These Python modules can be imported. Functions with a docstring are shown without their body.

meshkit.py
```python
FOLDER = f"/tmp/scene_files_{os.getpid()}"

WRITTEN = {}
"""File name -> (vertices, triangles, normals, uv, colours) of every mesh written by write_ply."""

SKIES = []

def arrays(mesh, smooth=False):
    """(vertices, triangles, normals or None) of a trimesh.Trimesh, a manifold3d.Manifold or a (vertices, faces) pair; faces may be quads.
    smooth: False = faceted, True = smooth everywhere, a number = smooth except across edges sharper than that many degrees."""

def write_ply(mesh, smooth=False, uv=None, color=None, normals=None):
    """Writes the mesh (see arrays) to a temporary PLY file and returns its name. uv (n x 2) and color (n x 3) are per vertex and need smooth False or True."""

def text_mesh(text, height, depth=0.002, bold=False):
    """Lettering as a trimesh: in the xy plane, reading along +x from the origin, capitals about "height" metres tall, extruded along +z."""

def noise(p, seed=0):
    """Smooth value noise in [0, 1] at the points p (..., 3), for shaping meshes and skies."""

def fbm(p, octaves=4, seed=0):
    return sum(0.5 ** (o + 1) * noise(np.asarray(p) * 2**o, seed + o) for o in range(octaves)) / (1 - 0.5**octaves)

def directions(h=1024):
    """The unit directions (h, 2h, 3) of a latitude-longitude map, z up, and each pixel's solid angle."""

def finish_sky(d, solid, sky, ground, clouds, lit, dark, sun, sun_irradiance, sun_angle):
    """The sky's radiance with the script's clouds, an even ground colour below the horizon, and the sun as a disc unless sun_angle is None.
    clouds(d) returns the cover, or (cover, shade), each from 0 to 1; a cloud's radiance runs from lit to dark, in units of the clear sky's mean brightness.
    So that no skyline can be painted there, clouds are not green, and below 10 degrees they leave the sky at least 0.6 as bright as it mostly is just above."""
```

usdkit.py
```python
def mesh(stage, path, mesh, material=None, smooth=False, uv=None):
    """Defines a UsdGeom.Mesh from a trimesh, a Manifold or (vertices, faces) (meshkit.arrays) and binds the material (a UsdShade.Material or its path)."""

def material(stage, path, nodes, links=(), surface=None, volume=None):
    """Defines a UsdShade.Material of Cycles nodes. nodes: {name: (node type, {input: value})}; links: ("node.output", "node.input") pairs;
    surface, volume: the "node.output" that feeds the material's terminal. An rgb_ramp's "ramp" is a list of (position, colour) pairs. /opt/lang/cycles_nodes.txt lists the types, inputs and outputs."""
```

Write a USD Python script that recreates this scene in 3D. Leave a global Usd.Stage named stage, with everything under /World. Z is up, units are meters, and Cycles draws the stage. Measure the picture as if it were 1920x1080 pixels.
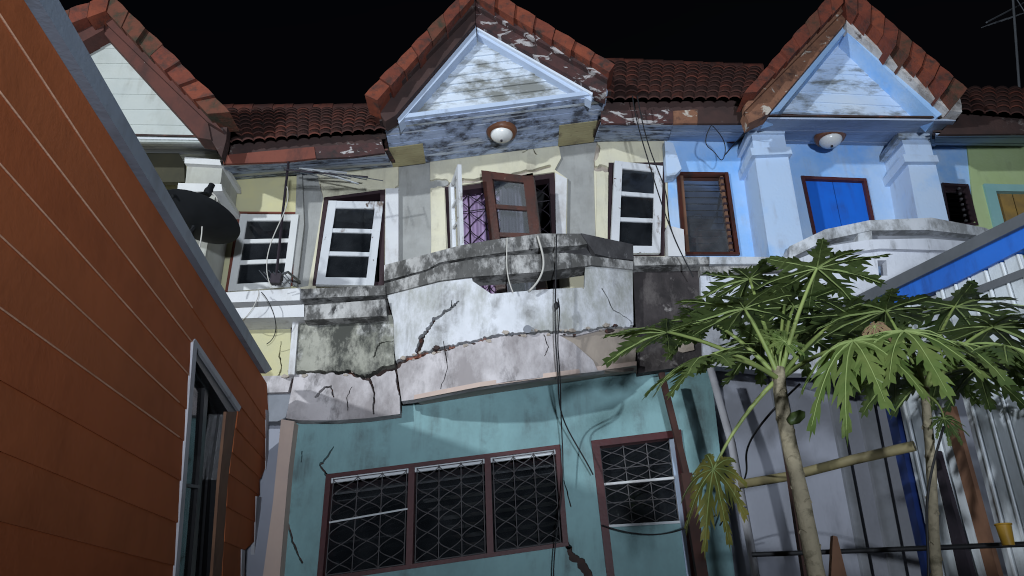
import math, random, numpy as np, trimesh, usdkit, meshkit
from pxr import Usd, UsdGeom, UsdLux, UsdShade, Gf, Sdf
from shapely.geometry import Polygon, LineString, Point, box as sbox
from shapely.ops import unary_union
from shapely import affinity

stage = Usd.Stage.CreateInMemory()
UsdGeom.SetStageUpAxis(stage, 'Z')
UsdGeom.Xform.Define(stage, '/World')
LOOKS = '/World/Looks'
UsdGeom.Scope.Define(stage, LOOKS)
RNG = random.Random(7)

# ------------------------------------------------------------------ camera, sky, lights
FPX, PITCH, EYE = 1400.0, math.radians(25.3), 1.5
cam = UsdGeom.Camera.Define(stage, '/World/camera')
cam.CreateHorizontalApertureAttr(36.0)
cam.CreateVerticalApertureAttr(20.25)
cam.CreateFocalLengthAttr(36.0 * FPX / 1920)
cam.CreateClippingRangeAttr((0.05, 500.0))
cx = UsdGeom.Xformable(cam.GetPrim())
cx.AddTranslateOp().Set((0, 0, EYE))
cx.AddRotateXOp().Set(90 + math.degrees(PITCH))
cam.CreateExposureAttr(0.0)

SUN = np.array([-0.55, -0.75, 0.36]); SUN /= np.linalg.norm(SUN)
dome = UsdLux.DomeLight.Define(stage, '/World/sky')
dome.CreateIntensityAttr(1.0)
dm = usdkit.material(stage, LOOKS + '/night_sky', {
    'sky': ('sky_texture', {'sky_type': 'single_scattering', 'sun_disc': False, 'sun_elevation': -0.06, 'sun_rotation': float(math.atan2(SUN[0], SUN[1]))}),
    'bg': ('background_shader', {'strength': 0.05})}, [('sky.color', 'bg.color')], surface='bg.background')
UsdShade.MaterialBindingAPI.Apply(dome.GetPrim()).Bind(dm)

def aim(prim, d):
    z = -np.array(d, float); z /= np.linalg.norm(z)
    x = np.cross([0, 0, 1.0], z); x /= np.linalg.norm(x); y = np.cross(z, x)
    m = Gf.Matrix4d(*x, 0, *y, 0, *z, 0, 0, 0, 0, 1)
    UsdGeom.Xformable(prim).AddTransformOp().Set(m)

glow = UsdLux.DistantLight.Define(stage, '/World/night_glow')       # faint distant fill light, added
glow.CreateIntensityAttr(0.03); glow.CreateAngleAttr(20.0); glow.CreateNormalizeAttr(True)
glow.CreateColorAttr((0.8, 0.9, 1.0)); aim(glow.GetPrim(), -SUN)

def lamp(name, loc, radius, intensity, color, at=None, cone=0):
    l = UsdLux.SphereLight.Define(stage, '/World/' + name)
    l.CreateRadiusAttr(radius); l.CreateIntensityAttr(intensity); l.CreateColorAttr(color); l.CreateNormalizeAttr(True)
    x = UsdGeom.Xformable(l.GetPrim()); x.AddTranslateOp().Set(tuple(loc))
    if at is not None:                                               # an added fill lamp, aimed up with a soft cone
        d = np.array(at, float) - np.array(loc); x.AddRotateZOp().Set(math.degrees(math.atan2(-d[0], d[1]))); x.AddRotateXOp().Set(90 + math.degrees(math.atan2(d[2], math.hypot(d[0], d[1]))))
        sh = UsdLux.ShapingAPI.Apply(l.GetPrim()); sh.CreateShapingConeAngleAttr(cone); sh.CreateShapingConeSoftnessAttr(1.0)
    return l
LAMP_KEY = (-9.5, -5.5, 5.6)
LAMP_LOW = (1.0, -4.2, 1.2)
lamp('street_light', LAMP_KEY, 0.22, 1950.0, (0.88, 0.95, 1.0))
lamp('low_fill_light', LAMP_LOW, 0.22, 1350.0, (0.80, 0.89, 1.0), (-0.6, 7.0, 9.4), 43.0)  # added fill from low behind the camera, lifts the soffits

# ------------------------------------------------------------------ projecting measured picture points on to real planes
C0, S0 = math.cos(PITCH), math.sin(PITCH)
def ray(px, py):
    u, v = (px - 960) / FPX, (540 - py) / FPX
    return np.array([u, C0 - v * S0, S0 + v * C0])
EYEP = np.array([0, 0, EYE])
def P(px, py, Y):
    d = ray(px, py); return EYEP + d * (Y / d[1])
def PY(Y):
    return (lambda x, y: P(x, y, Y(x))) if callable(Y) else (lambda x, y: P(x, y, Y))
def PN(p0, n):
    p0, n = np.array(p0, float), np.array(n, float)
    def f(x, y):
        d = ray(x, y); return EYEP + d * (np.dot(p0 - EYEP, n) / np.dot(d, n))
    return f

# ------------------------------------------------------------------ mesh helpers
def join(ms):
    v, f, n = [], [], 0
    for m in ms:
        if m is None: continue
        a, b = (m.vertices, m.faces) if hasattr(m, 'vertices') else m
        a, b = np.asarray(a, float).reshape(-1, 3), np.asarray(b, int).reshape(-1, 3)
        v.append(a); f.append(b + n); n += len(a)
    return np.vstack(v), np.vstack(f)

def polys(g):
    if g.is_empty: return []
    if g.geom_type == 'Polygon': return [g]
    return [p for q in getattr(g, 'geoms', []) for p in polys(q)]

def solid(poly, surf, off=(0, .1, 0), cell=0, celly=0):
    """A picture-space outline laid on a real surface and given real thickness."""
    g = poly if hasattr(poly, 'geom_type') else Polygon(poly)
    if not g.is_valid: g = g.buffer(0)
    surf = surf if callable(surf) else PY(surf)
    off = np.array(off, float)
    V, F, n = [], [], 0
    for p in polys(g):
        pieces = [p]
        x0, y0, x1, y1 = p.bounds
        if cell:
            pieces = [q for k in range(int((x1 - x0) // cell) + 1) for q in polys(p.intersection(sbox(x0 + k * cell, y0 - 1, x0 + (k + 1) * cell, y1 + 1)))]
        if celly:
            pieces = [q for r in pieces for k in range(int((y1 - y0) // celly) + 1) for q in polys(r.intersection(sbox(x0 - 1, y0 + k * celly, x1 + 1, y0 + (k + 1) * celly)))]
        for q in pieces:
            if q.area < 1e-3: continue
            try: v2, f2 = trimesh.creation.triangulate_polygon(q, engine='earcut')
            except Exception: continue
            if len(f2) == 0: continue
            a = np.array([surf(x, y) for x, y in v2])
            e1, e2 = v2[f2[:, 1]] - v2[f2[:, 0]], v2[f2[:, 2]] - v2[f2[:, 0]]
            cr = e1[:, 0] * e2[:, 1] - e1[:, 1] * e2[:, 0]
            f2 = np.where((cr > 0)[:, None], f2[:, ::-1], f2)
            V += [a, a + off]; F += [f2 + n, f2[:, ::-1] + n + len(a)]; n += 2 * len(a)
        pp = p.segmentize(min(c for c in (cell, celly) if c)) if (cell or celly) else p
        for ring in [pp.exterior, *pp.interiors]:
            c = np.array(ring.coords)
            a = np.array([surf(x, y) for x, y in c]); m = len(a)
            i = np.arange(m - 1)
            V += [a, a + off]
            F += [np.stack([i, i + 1, i + 1 + m], 1) + n, np.stack([i, i + 1 + m, i + m], 1) + n]; n += 2 * m
    return np.vstack(V), np.vstack(F)

def prism4(c, off):
    c = np.array(c, float); off = np.array(off, float)
    v = np.vstack([c, c + off])
    f = [[0, 1, 2], [0, 2, 3], [4, 6, 5], [4, 7, 6]]
    for i in range(4):
        j = (i + 1) % 4; f += [[i, i + 4, j + 4], [i, j + 4, j]]
    return v, np.array(f)

def bil(tl, tr, br, bl):
    tl, tr, br, bl = (np.array(q, float) for q in (tl, tr, br, bl))
    nrm = np.cross(tr - tl, bl - tl); nrm /= np.linalg.norm(nrm)
    if np.dot(nrm, EYEP - tl) < 0: nrm = -nrm
    def B(u, v, lift=0):
        return (tl * (1 - u) + tr * u) * (1 - v) + (bl * (1 - u) + br * u) * v + nrm * lift
    B.n = nrm
    return B
def member(B, u0, v0, u1, v1, lift, thick):
    return prism4([B(u0, v0, lift), B(u1, v0, lift), B(u1, v1, lift), B(u0, v1, lift)], -B.n * thick)

def tube(pts, r, sides=6):
    p = np.array(pts, float)
    t = np.gradient(p, axis=0); t /= np.linalg.norm(t, axis=1, keepdims=True) + 1e-12
    ref = np.array([0, 0, 1.0]) if abs(t[:, 2]).mean() < .8 else np.array([1.0, 0, 0])
    a = np.cross(t, ref); a /= np.linalg.norm(a, axis=1, keepdims=True) + 1e-12
    b = np.cross(t, a); ang = np.arange(sides) * 2 * np.pi / sides
    r = np.broadcast_to(r, (len(p),))[:, None, None]
    v = p[:, None] + r * (np.cos(ang)[None, :, None] * a[:, None] + np.sin(ang)[None, :, None] * b[:, None])
    f = []
    for i in range(len(p) - 1):
        for j in range(sides):
            k = (j + 1) % sides
            f += [[i * sides + j, (i + 1) * sides + j, (i + 1) * sides + k], [i * sides + j, (i + 1) * sides + k, i * sides + k]]
    for e in (0, len(p) - 1):
        f += [[e * sides, e * sides + j, e * sides + j + 1] for j in range(1, sides - 1)]
    return v.reshape(-1, 3), np.array(f)
def curve(pts, n=24):
    p = np.array(pts, float)
    if len(p) < 3: return np.array([p[0] + (p[-1] - p[0]) * t for t in np.linspace(0, 1, 4)])
    from scipy.interpolate import CubicSpline
    s = np.r_[0, np.cumsum(np.linalg.norm(np.diff(p, axis=0), axis=1) + 1e-6)]
    return CubicSpline(s, p)(np.linspace(0, s[-1], n))
def lathe(profile, n=28):
    m = trimesh.creation.revolve(np.array(profile, float), sections=n)
    return np.array(m.vertices), np.array(m.faces)
def bar(p, q, w, h, up=(0, 0, 1)):
    p, q = np.array(p, float), np.array(q, float)
    d = q - p; d /= np.linalg.norm(d); up = np.array(up, float)
    s = np.cross(d, up); s /= np.linalg.norm(s); u = np.cross(s, d)
    c = [p + s * w / 2 + u * h / 2, p - s * w / 2 + u * h / 2, p - s * w / 2 - u * h / 2, p + s * w / 2 - u * h / 2]
    return prism4(c, q - p)
def lerp(a, b, t): return (a[0] + (b[0] - a[0]) * t, a[1] + (b[1] - a[1]) * t)
def crackline(pts, w, jit=2.0, seed=1, sub=5):
    """A jagged, tapering crack outline along a polyline of picture points (w: half widths at its two ends and middle)."""
    rg = random.Random(seed); out = []
    for a, b in zip(pts[:-1], pts[1:]):
        for k in range(sub): out.append(lerp(a, b, k / sub))
    out.append(pts[-1]); n = len(out)
    out = [(x + rg.uniform(-jit, jit), y + rg.uniform(-jit, jit)) for x, y in out]
    gs = []
    for i in range(n - 1):
        t = i / (n - 1); ww = max(.7, (w[0] + (w[1] - w[0]) * t) * rg.uniform(.6, 1.35))
        gs.append(LineString(out[i:i + 2]).buffer(ww, quad_segs=2, cap_style=1))
    return unary_union(gs)

# ------------------------------------------------------------------ object helpers
COUNT = {}
def numbered(path):
    k = COUNT.get(path, 0); COUNT[path] = k + 1
    return path if k == 0 else f'{path}_{k:03d}'
BASE = {}
def tag(prim, label=None, category=None, group=None, kind=None):
    for k, v in (('label', label), ('category', category), ('group', group), ('kind', kind)):
        if v: prim.SetCustomDataByKey(k, v)
    return prim
def thing(name, base, label, category, group=None):
    path = numbered('/World/' + name)
    x = UsdGeom.Xform.Define(stage, path)
    x.AddTranslateOp().Set(tuple(float(q) for q in base))
    BASE[path] = np.array(base, float)
    return tag(x.GetPrim(), label, category, group)
def obj(name, mesh, mat, parent=None, smooth=False, label=None):
    root = '/World' if parent is None else str(parent.GetPath())
    path = numbered(root + '/' + name)
    v, f = (mesh.vertices, mesh.faces) if hasattr(mesh, 'vertices') else mesh
    top = '/'.join(path.split('/')[:3])
    v = np.asarray(v, float) - BASE.get(top, np.zeros(3))
    m = usdkit.mesh(stage, path, (v, np.asarray(f)), mat, smooth=smooth)
    return tag(m.GetPrim(), label)

# ------------------------------------------------------------------ materials
def ramp2(lo, hi, a=(0, 0, 0), b=(1, 1, 1)): return [(0, a), (lo, a), (hi, b), (1, b)]
def mat(name, c, c2=None, ns=2.5, stain=None, s_lo=.55, s_hi=.75, s_scale=2.2, s_streak=.35, s_max=1.0, stain2=None, t_lo=.6, t_hi=.66, t_scale=6, t_stretch=(1, 1, 1),
        rough=.85, bump=.25, bscale=35, spec=.3, metallic=0.0, up=None, seed=0.0, coat=0, drip=None, d_lo=.5, d_hi=.62, d_scale=9, d_max=.8, cloud=None, c_lo=.48, c_hi=.66, c_scale=1.5, c_max=.7):
    """Painted or rendered surface: two-tone drift, streaky stains, flakes with their own outline, fine relief. All in world space."""
    c2 = c2 or tuple(q * .82 for q in c)
    N = {'geo': ('geometry', {}), 'map': ('mapping', {'location': (seed * 3.7, seed * 1.3, seed * 2.9)}),
         'n1': ('noise_texture', {'scale': ns, 'detail': 6.0, 'roughness': .6}), 'r1': ('rgb_ramp', {'ramp': ramp2(.35, .68, c, c2)}),
         'n4': ('noise_texture', {'scale': bscale, 'detail': 4.0, 'roughness': .65}), 'b': ('bump', {'strength': bump, 'distance': .01}),
         'p': ('principled_bsdf', {'roughness': rough, 'specular_ior_level': spec, 'metallic': metallic, 'coat_weight': coat})}
    L = [('geo.position', 'map.vector'), ('map.vector', 'n1.vector'), ('n1.fac', 'r1.fac'), ('map.vector', 'n4.vector'), ('n4.fac', 'b.height'), ('b.normal', 'p.normal')]
    col = 'r1.color'
    if stain is not None:
        N |= {'ms': ('mapping', {'scale': (1, 1, s_streak), 'location': (seed, 0, 0)}), 'n2': ('noise_texture', {'scale': s_scale, 'detail': 8.0, 'roughness': .68, 'distortion': .1}),
              'r2': ('rgb_ramp', {'ramp': ramp2(s_lo, s_hi, (0, 0, 0), (s_max,) * 3)}), 'm2': ('mix', {'color2': stain})}
        L += [('geo.position', 'ms.vector'), ('ms.vector', 'n2.vector'), ('n2.fac', 'r2.fac'), ('r2.color', 'm2.fac'), (col, 'm2.color1')]
        col = 'm2.color'
    if stain2 is not None:
        N |= {'mt': ('mapping', {'scale': t_stretch, 'location': (0, seed + 2, 1)}), 'n3': ('noise_texture', {'scale': t_scale, 'detail': 7.0, 'roughness': .6, 'distortion': .6}),
              'r3': ('rgb_ramp', {'ramp': ramp2(t_lo, t_hi)}), 'm3': ('mix', {'color2': stain2})}
        L += [('geo.position', 'mt.vector'), ('mt.vector', 'n3.vector'), ('n3.fac', 'r3.fac'), ('r3.color', 'm3.fac'), (col, 'm3.color1')]
        col = 'm3.color'
    if cloud is not None:      # broad damp patches
        N |= {'mc': ('mapping', {'scale': (1, 1, .6), 'location': (seed * 2 + 5, 0, 3)}), 'n5': ('noise_texture', {'scale': c_scale, 'detail': 9.0, 'roughness': .7, 'distortion': .0}), 'r5': ('rgb_ramp', {'ramp': ramp2(c_lo, c_hi, (0, 0, 0), (c_max,) * 3)}), 'm5': ('mix', {'color2': cloud})}
        L += [('geo.position', 'mc.vector'), ('mc.vector', 'n5.vector'), ('n5.fac', 'r5.fac'), ('r5.color', 'm5.fac'), (col, 'm5.color1')]; col = 'm5.color'
    if drip is not None:       # narrow runs of dirt, broken up by a coarser noise
        N |= {'md': ('mapping', {'scale': (1, 1, .13), 'location': (seed + 9, 2, 0)}), 'n6': ('noise_texture', {'scale': d_scale, 'detail': 5.0, 'roughness': .6}), 'r6': ('rgb_ramp', {'ramp': ramp2(d_lo, d_hi)}),
              'n7': ('noise_texture', {'scale': 2.6, 'detail': 6.0, 'roughness': .7}), 'r7': ('rgb_ramp', {'ramp': ramp2(.45, .66, (0, 0, 0), (d_max,) * 3)}), 'mm': ('math', {'math_type': 'multiply'}), 'm6': ('mix', {'color2': drip})}
        L += [('geo.position', 'md.vector'), ('md.vector', 'n6.vector'), ('n6.fac', 'r6.fac'), ('map.vector', 'n7.vector'), ('n7.fac', 'r7.fac'), ('r6.color', 'mm.value1'), ('r7.color', 'mm.value2'), ('mm.value', 'm6.fac'), (col, 'm6.color1')]; col = 'm6.color'
    L.append((col, 'p.base_color'))
    return usdkit.material(stage, f'{LOOKS}/{name}', N, L, surface='p.BSDF')

def glass_mat(name, mixf=.75, lo=(.012, .014, .017), hi=(.032, .035, .04)):
    """Grimy dark window glass: mostly clear to the dark room, with a reflecting, dusty face."""
    return usdkit.material(stage, f'{LOOKS}/{name}', {
        'geo': ('geometry', {}), 'n': ('noise_texture', {'scale': 5.0, 'detail': 6.0}), 'r': ('rgb_ramp', {'ramp': ramp2(.35, .75, lo, hi)}),
        'd': ('diffuse_bsdf', {}), 't': ('transparent_bsdf', {'color': (.75, .8, .82)}), 'g': ('glossy_bsdf', {'roughness': .06, 'color': (.9, .9, .9)}), 'f': ('fresnel', {'IOR': 1.5}),
        'mx': ('mix_closure', {'fac': mixf}), 'o': ('mix_closure', {})},
        [('geo.position', 'n.vector'), ('n.fac', 'r.fac'), ('r.color', 'd.color'), ('t.BSDF', 'mx.closure2'), ('d.BSDF', 'mx.closure1'), ('mx.closure', 'o.closure1'), ('g.BSDF', 'o.closure2'), ('f.fac', 'o.fac')], surface='o.closure')

M = {}
M['cream'] = mat('cream_paint', (.60, .56, .41), (.54, .51, .41), ns=2.5, cloud=(.40, .37, .29), c_lo=.5, c_hi=.74, c_scale=2.2, drip=(.26, .23, .18), d_max=.6, bump=.3)
M['olive_cream'] = mat('yellow_olive_paint', (.50, .46, .26), (.44, .42, .28), stain=(.25, .23, .18), s_lo=.6, s_hi=.85, s_max=.6)
M['white_trim'] = mat('white_trim_paint', (.60, .60, .61), (.54, .54, .56), ns=4, cloud=(.36, .33, .30), c_lo=.52, c_hi=.72, c_scale=3, drip=(.25, .22, .19), d_max=.6)
M['grey_plaster'] = mat('bare_grey_plaster', (.33, .33, .32), (.27, .27, .26), ns=4, cloud=(.22, .215, .20), c_lo=.48, c_hi=.68, c_scale=2.5, drip=(.17, .165, .155), d_max=.6, bump=.45)
M['broken_concrete'] = mat('broken_concrete', (.40, .35, .30), (.28, .24, .21), ns=7, bump=.9, bscale=22, stain=(.12, .09, .075), s_lo=.5, s_hi=.7)
M['stained_white'] = mat('weathered_white_render', (.62, .63, .67), (.53, .54, .57), ns=3.5, cloud=(.27, .27, .235), c_lo=.45, c_hi=.60, c_scale=1.7, c_max=.8, drip=(.17, .165, .16), d_max=.95, d_lo=.47, d_hi=.57, d_scale=4.5, stain=(.10, .10, .095), s_lo=.60, s_hi=.72, s_scale=3.5, s_streak=.35, s_max=.8, bump=.4)
M['lower_white'] = mat('pinkish_white_render', (.54, .505, .515), (.45, .42, .43), ns=3, cloud=(.23, .205, .205), c_lo=.44, c_hi=.60, c_scale=1.8, c_max=.8, drip=(.13, .12, .12), d_max=.95, d_lo=.46, d_scale=6, stain=(.07, .065, .065), s_lo=.57, s_hi=.68, s_scale=3.2, s_streak=.5, s_max=.9, seed=3, bump=.4)
M['mould_wall'] = mat('mouldy_render', (.36, .35, .30), (.22, .22, .18), ns=3, cloud=(.045, .046, .04), c_lo=.43, c_hi=.54, c_scale=3.0, c_max=.95, stain=(.56, .55, .54), s_lo=.58, s_hi=.68, s_scale=2.2, s_streak=.8, drip=(.04, .04, .04), d_max=.95, seed=5)
M['mould_rail'] = mat('mouldy_rail_render', (.44, .43, .42), (.30, .29, .28), ns=6, cloud=(.055, .053, .05), c_lo=.43, c_hi=.55, c_scale=5.0, c_max=.9, stain=(.035, .034, .034), s_lo=.53, s_hi=.64, s_scale=7.0, s_streak=.6, drip=(.05, .05, .05), d_scale=12, stain2=(.52, .51, .50), t_lo=.62, t_hi=.68, t_scale=7, seed=2, bump=.5)
M['dark_rail'] = mat('black_mould_gap_shade', (.075, .072, .075), (.038, .036, .038), ns=5, stain=(.33, .32, .32), s_lo=.60, s_hi=.70, s_scale=6, s_streak=.6, seed=8, bump=.5)  # black stain on the rail end; also the painted shade in gaps
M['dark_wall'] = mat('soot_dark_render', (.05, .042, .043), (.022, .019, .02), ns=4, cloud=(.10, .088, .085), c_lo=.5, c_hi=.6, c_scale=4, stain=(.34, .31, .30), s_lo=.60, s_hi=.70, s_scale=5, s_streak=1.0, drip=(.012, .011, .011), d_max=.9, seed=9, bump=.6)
M['crack'] = mat('crack_inside', (.06, .035, .03), (.03, .023, .022), ns=8, bump=.8, stain=(.17, .07, .05), s_lo=.56, s_hi=.66, s_scale=5, s_streak=1)
M['brick'] = mat('exposed_red_brick', (.26, .10, .065), (.18, .07, .05), ns=9, stain=(.1, .06, .05), s_lo=.5, s_hi=.7, s_scale=9, s_streak=1, bump=.7)
M['tan_render'] = mat('tan_render', (.36, .30, .25), (.27, .225, .19), ns=3, stain=(.13, .11, .1), s_lo=.55, s_hi=.75, seed=11)
M['peach'] = mat('peach_paint', (.52, .40, .34), (.45, .35, .31), stain=(.22, .18, .16), s_lo=.55, s_hi=.8, s_max=.7)
M['teal'] = mat('teal_paint', (.205, .35, .365), (.17, .30, .32), ns=1.4, cloud=(.13, .21, .22), c_lo=.46, c_hi=.68, c_scale=1.5, drip=(.10, .14, .145), d_max=.85, d_lo=.46, d_scale=6, rough=.7, bump=.45)
M['maroon'] = mat('maroon_wood', (.075, .02, .022), (.05, .018, .02), stain=(.12, .08, .075), s_lo=.62, s_hi=.8, rough=.5)
M['brown_wood'] = mat('red_brown_wood', (.075, .022, .014), (.045, .016, .012), ns=5, stain=(.02, .013, .011), s_lo=.48, s_hi=.66, s_scale=8, rough=.38, stain2=(.36, .27, .22), t_lo=.68, t_hi=.72, t_scale=9)
M['white_sash'] = mat('chipped_white_sash_paint', (.60, .61, .63), (.52, .53, .56), stain=(.16, .12, .10), s_lo=.57, s_hi=.66, s_scale=5, s_streak=.4, stain2=(.10, .07, .06), t_lo=.64, t_hi=.68, t_scale=9, rough=.6)
M['white_sash2'] = mat('clean_white_sash_paint', (.58, .58, .57), (.53, .53, .53), ns=3, stain=(.36, .31, .27), s_lo=.62, s_hi=.82, rough=.55)
M['dark_frame'] = mat('dark_stained_frame', (.035, .018, .022), (.022, .014, .018), rough=.5)
M['curtain'] = mat('lilac_curtain_cloth', (.55, .40, .60), (.46, .33, .52), ns=4, rough=.95, bump=.1)
M['curtain_brown'] = mat('dull_curtain_cloth', (.36, .28, .34), (.28, .22, .27), ns=4, rough=.95, bump=.1)
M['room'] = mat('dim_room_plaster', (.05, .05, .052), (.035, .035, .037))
M['glass'] = glass_mat('dark_window_glass', mixf=.45)
M['clear'] = glass_mat('clear_window_glass', mixf=.94)
M['louvre'] = glass_mat('grey_louvre_glass', mixf=.25, lo=(.045, .048, .055), hi=(.10, .105, .115))
M['grille'] = mat('grey_painted_iron', (.13, .125, .13), (.08, .075, .08), rough=.5, metallic=.2)
M['iron_dark'] = mat('dark_iron', (.03, .022, .03), (.02, .016, .022), rough=.5, metallic=.3)
M['tile_a'] = mat('orange_clay_tile', (.21, .052, .026), (.13, .035, .021), ns=6, stain=(.045, .028, .024), s_lo=.5, s_hi=.68, s_scale=7, s_streak=1, rough=.75, bump=.5)
M['tile_b'] = mat('red_clay_tile', (.17, .042, .024), (.11, .030, .020), ns=6, stain=(.04, .026, .022), s_lo=.48, s_hi=.66, s_scale=6, s_streak=1, rough=.75, seed=4, bump=.5)
M['tile_c'] = mat('mossy_clay_tile', (.125, .042, .025), (.08, .032, .021), ns=6, stain=(.035, .035, .022), s_lo=.48, s_hi=.64, s_scale=6, s_streak=1, rough=.85, bump=.6)
M['tile_dark'] = mat('old_brown_roof_tile', (.11, .030, .019), (.06, .020, .015), ns=5, stain=(.02, .012, .011), s_lo=.48, s_hi=.66, s_scale=5, rough=.8)
M['tile_dark2'] = mat('sooty_brown_roof_tile', (.06, .021, .016), (.035, .015, .013), ns=5, rough=.8, seed=3)
M['fascia_peel'] = mat('peeling_dark_fascia', (.075, .032, .03), (.045, .024, .024), ns=5, stain=(.03, .022, .022), s_lo=.5, s_hi=.65, s_scale=7, s_streak=1, stain2=(.36, .34, .34), t_lo=.56, t_hi=.60, t_scale=7, t_stretch=(.7, 1, 1.5), bump=.6)
M['fascia_dark'] = mat('mottled_dark_fascia', (.055, .03, .027), (.035, .022, .021), ns=5, stain=(.17, .15, .14), s_lo=.6, s_hi=.7, s_scale=6, s_streak=1, bump=.5, seed=6)  # dark board with paler patches
M['fascia_red'] = mat('red_oxide_fascia', (.16, .05, .034), (.12, .038, .028), ns=3, stain=(.05, .026, .024), s_lo=.55, s_hi=.7, bump=.4)
M['fascia_orange'] = mat('orange_brown_fascia', (.22, .105, .062), (.15, .07, .045), ns=5, stain=(.05, .03, .026), s_lo=.5, s_hi=.66, s_scale=6, s_streak=1, stain2=(.42, .38, .33), t_lo=.6, t_hi=.65, t_scale=8, bump=.5, seed=2)
M['fascia_maroon'] = mat('dull_maroon_fascia', (.095, .034, .026), (.065, .027, .023), ns=4, stain=(.035, .022, .02), s_lo=.5, s_hi=.7, stain2=(.27, .22, .20), t_lo=.67, t_hi=.71, t_scale=8, bump=.4, seed=8)
M['white_board'] = mat('dirty_white_bargeboard', (.52, .50, .49), (.36, .34, .33), ns=5, cloud=(.15, .12, .10), c_lo=.46, c_hi=.60, c_scale=5, stain=(.09, .06, .05), s_lo=.55, s_hi=.66, s_scale=7, s_streak=1, bump=.5)
M['blue_trim'] = mat('pale_blue_grey_trim', (.44, .52, .66), (.38, .46, .60), stain=(.17, .18, .22), s_lo=.58, s_hi=.76, s_scale=5)
M['siding'] = mat('bluish_white_siding', (.62, .68, .76), (.56, .62, .70), ns=2, stain=(.17, .17, .15), s_lo=.45, s_hi=.57, s_scale=1.6, s_streak=1.8, s_max=.9, seed=6.5, rough=.6)
M['siding_edge'] = mat('bluish_white_siding_clean', (.62, .68, .76), (.55, .61, .70), ns=2, stain=(.2, .2, .19), s_lo=.66, s_hi=.8, rough=.6)
M['soffit_blue'] = mat('weathered_blue_grey_soffit', (.42, .50, .68), (.28, .34, .48), ns=5, stain=(.07, .075, .095), s_lo=.48, s_hi=.62, s_scale=5, s_streak=1, stain2=(.52, .57, .66), t_lo=.56, t_hi=.62, t_scale=5, t_stretch=(.25, 1.5, 1.5))
M['pillar_paint'] = mat('faded_pillar_paint', (.40, .40, .36), (.34, .34, .31), ns=3, cloud=(.26, .25, .2), c_lo=.5, c_hi=.7, drip=(.2, .19, .16), d_max=.6)
M['pale_gable'] = mat('pale_gable_panel', (.43, .455, .43), (.38, .41, .40), ns=2, cloud=(.31, .32, .28), c_lo=.5, c_hi=.75, rough=.6, drip=(.25, .25, .22), d_max=.5)
M['soffit_yellow'] = mat('yellowed_soffit_strip', (.42, .37, .21), (.34, .29, .16), ns=4, stain=(.2, .16, .1), s_lo=.55, s_hi=.7, s_scale=5, s_streak=1)
M['soffit_white'] = mat('white_soffit_strip', (.56, .58, .60), (.5, .52, .55), stain=(.3, .3, .31), s_lo=.6, s_hi=.8)
M['soffit_pale'] = mat('pale_blue_soffit', (.37, .43, .55), (.31, .37, .49), ns=2, stain=(.24, .27, .34), s_lo=.52, s_hi=.72)
M['blue_wall'] = mat('sky_blue_paint_glow', (.25, .45, .76), (.45, .57, .73), ns=1.1, stain=(.11, .36, .80), s_lo=.50, s_hi=.66, s_scale=.9, s_streak=1, s_max=.8, rough=.7, bump=.3, drip=(.30, .36, .46), d_max=.5)  # pale blue paint; the stronger blue patches paint in a blue glow
M['blue_column'] = mat('column_paint_blue_glow', (.46, .56, .71), (.40, .53, .73), ns=.8, stain=(.17, .41, .80), s_lo=.53, s_hi=.72, s_scale=.9, s_streak=1, s_max=.75, rough=.7, bump=.3, drip=(.33, .37, .45), d_max=.7)  # near-white column paint with a blue glow painted into its patches
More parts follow.
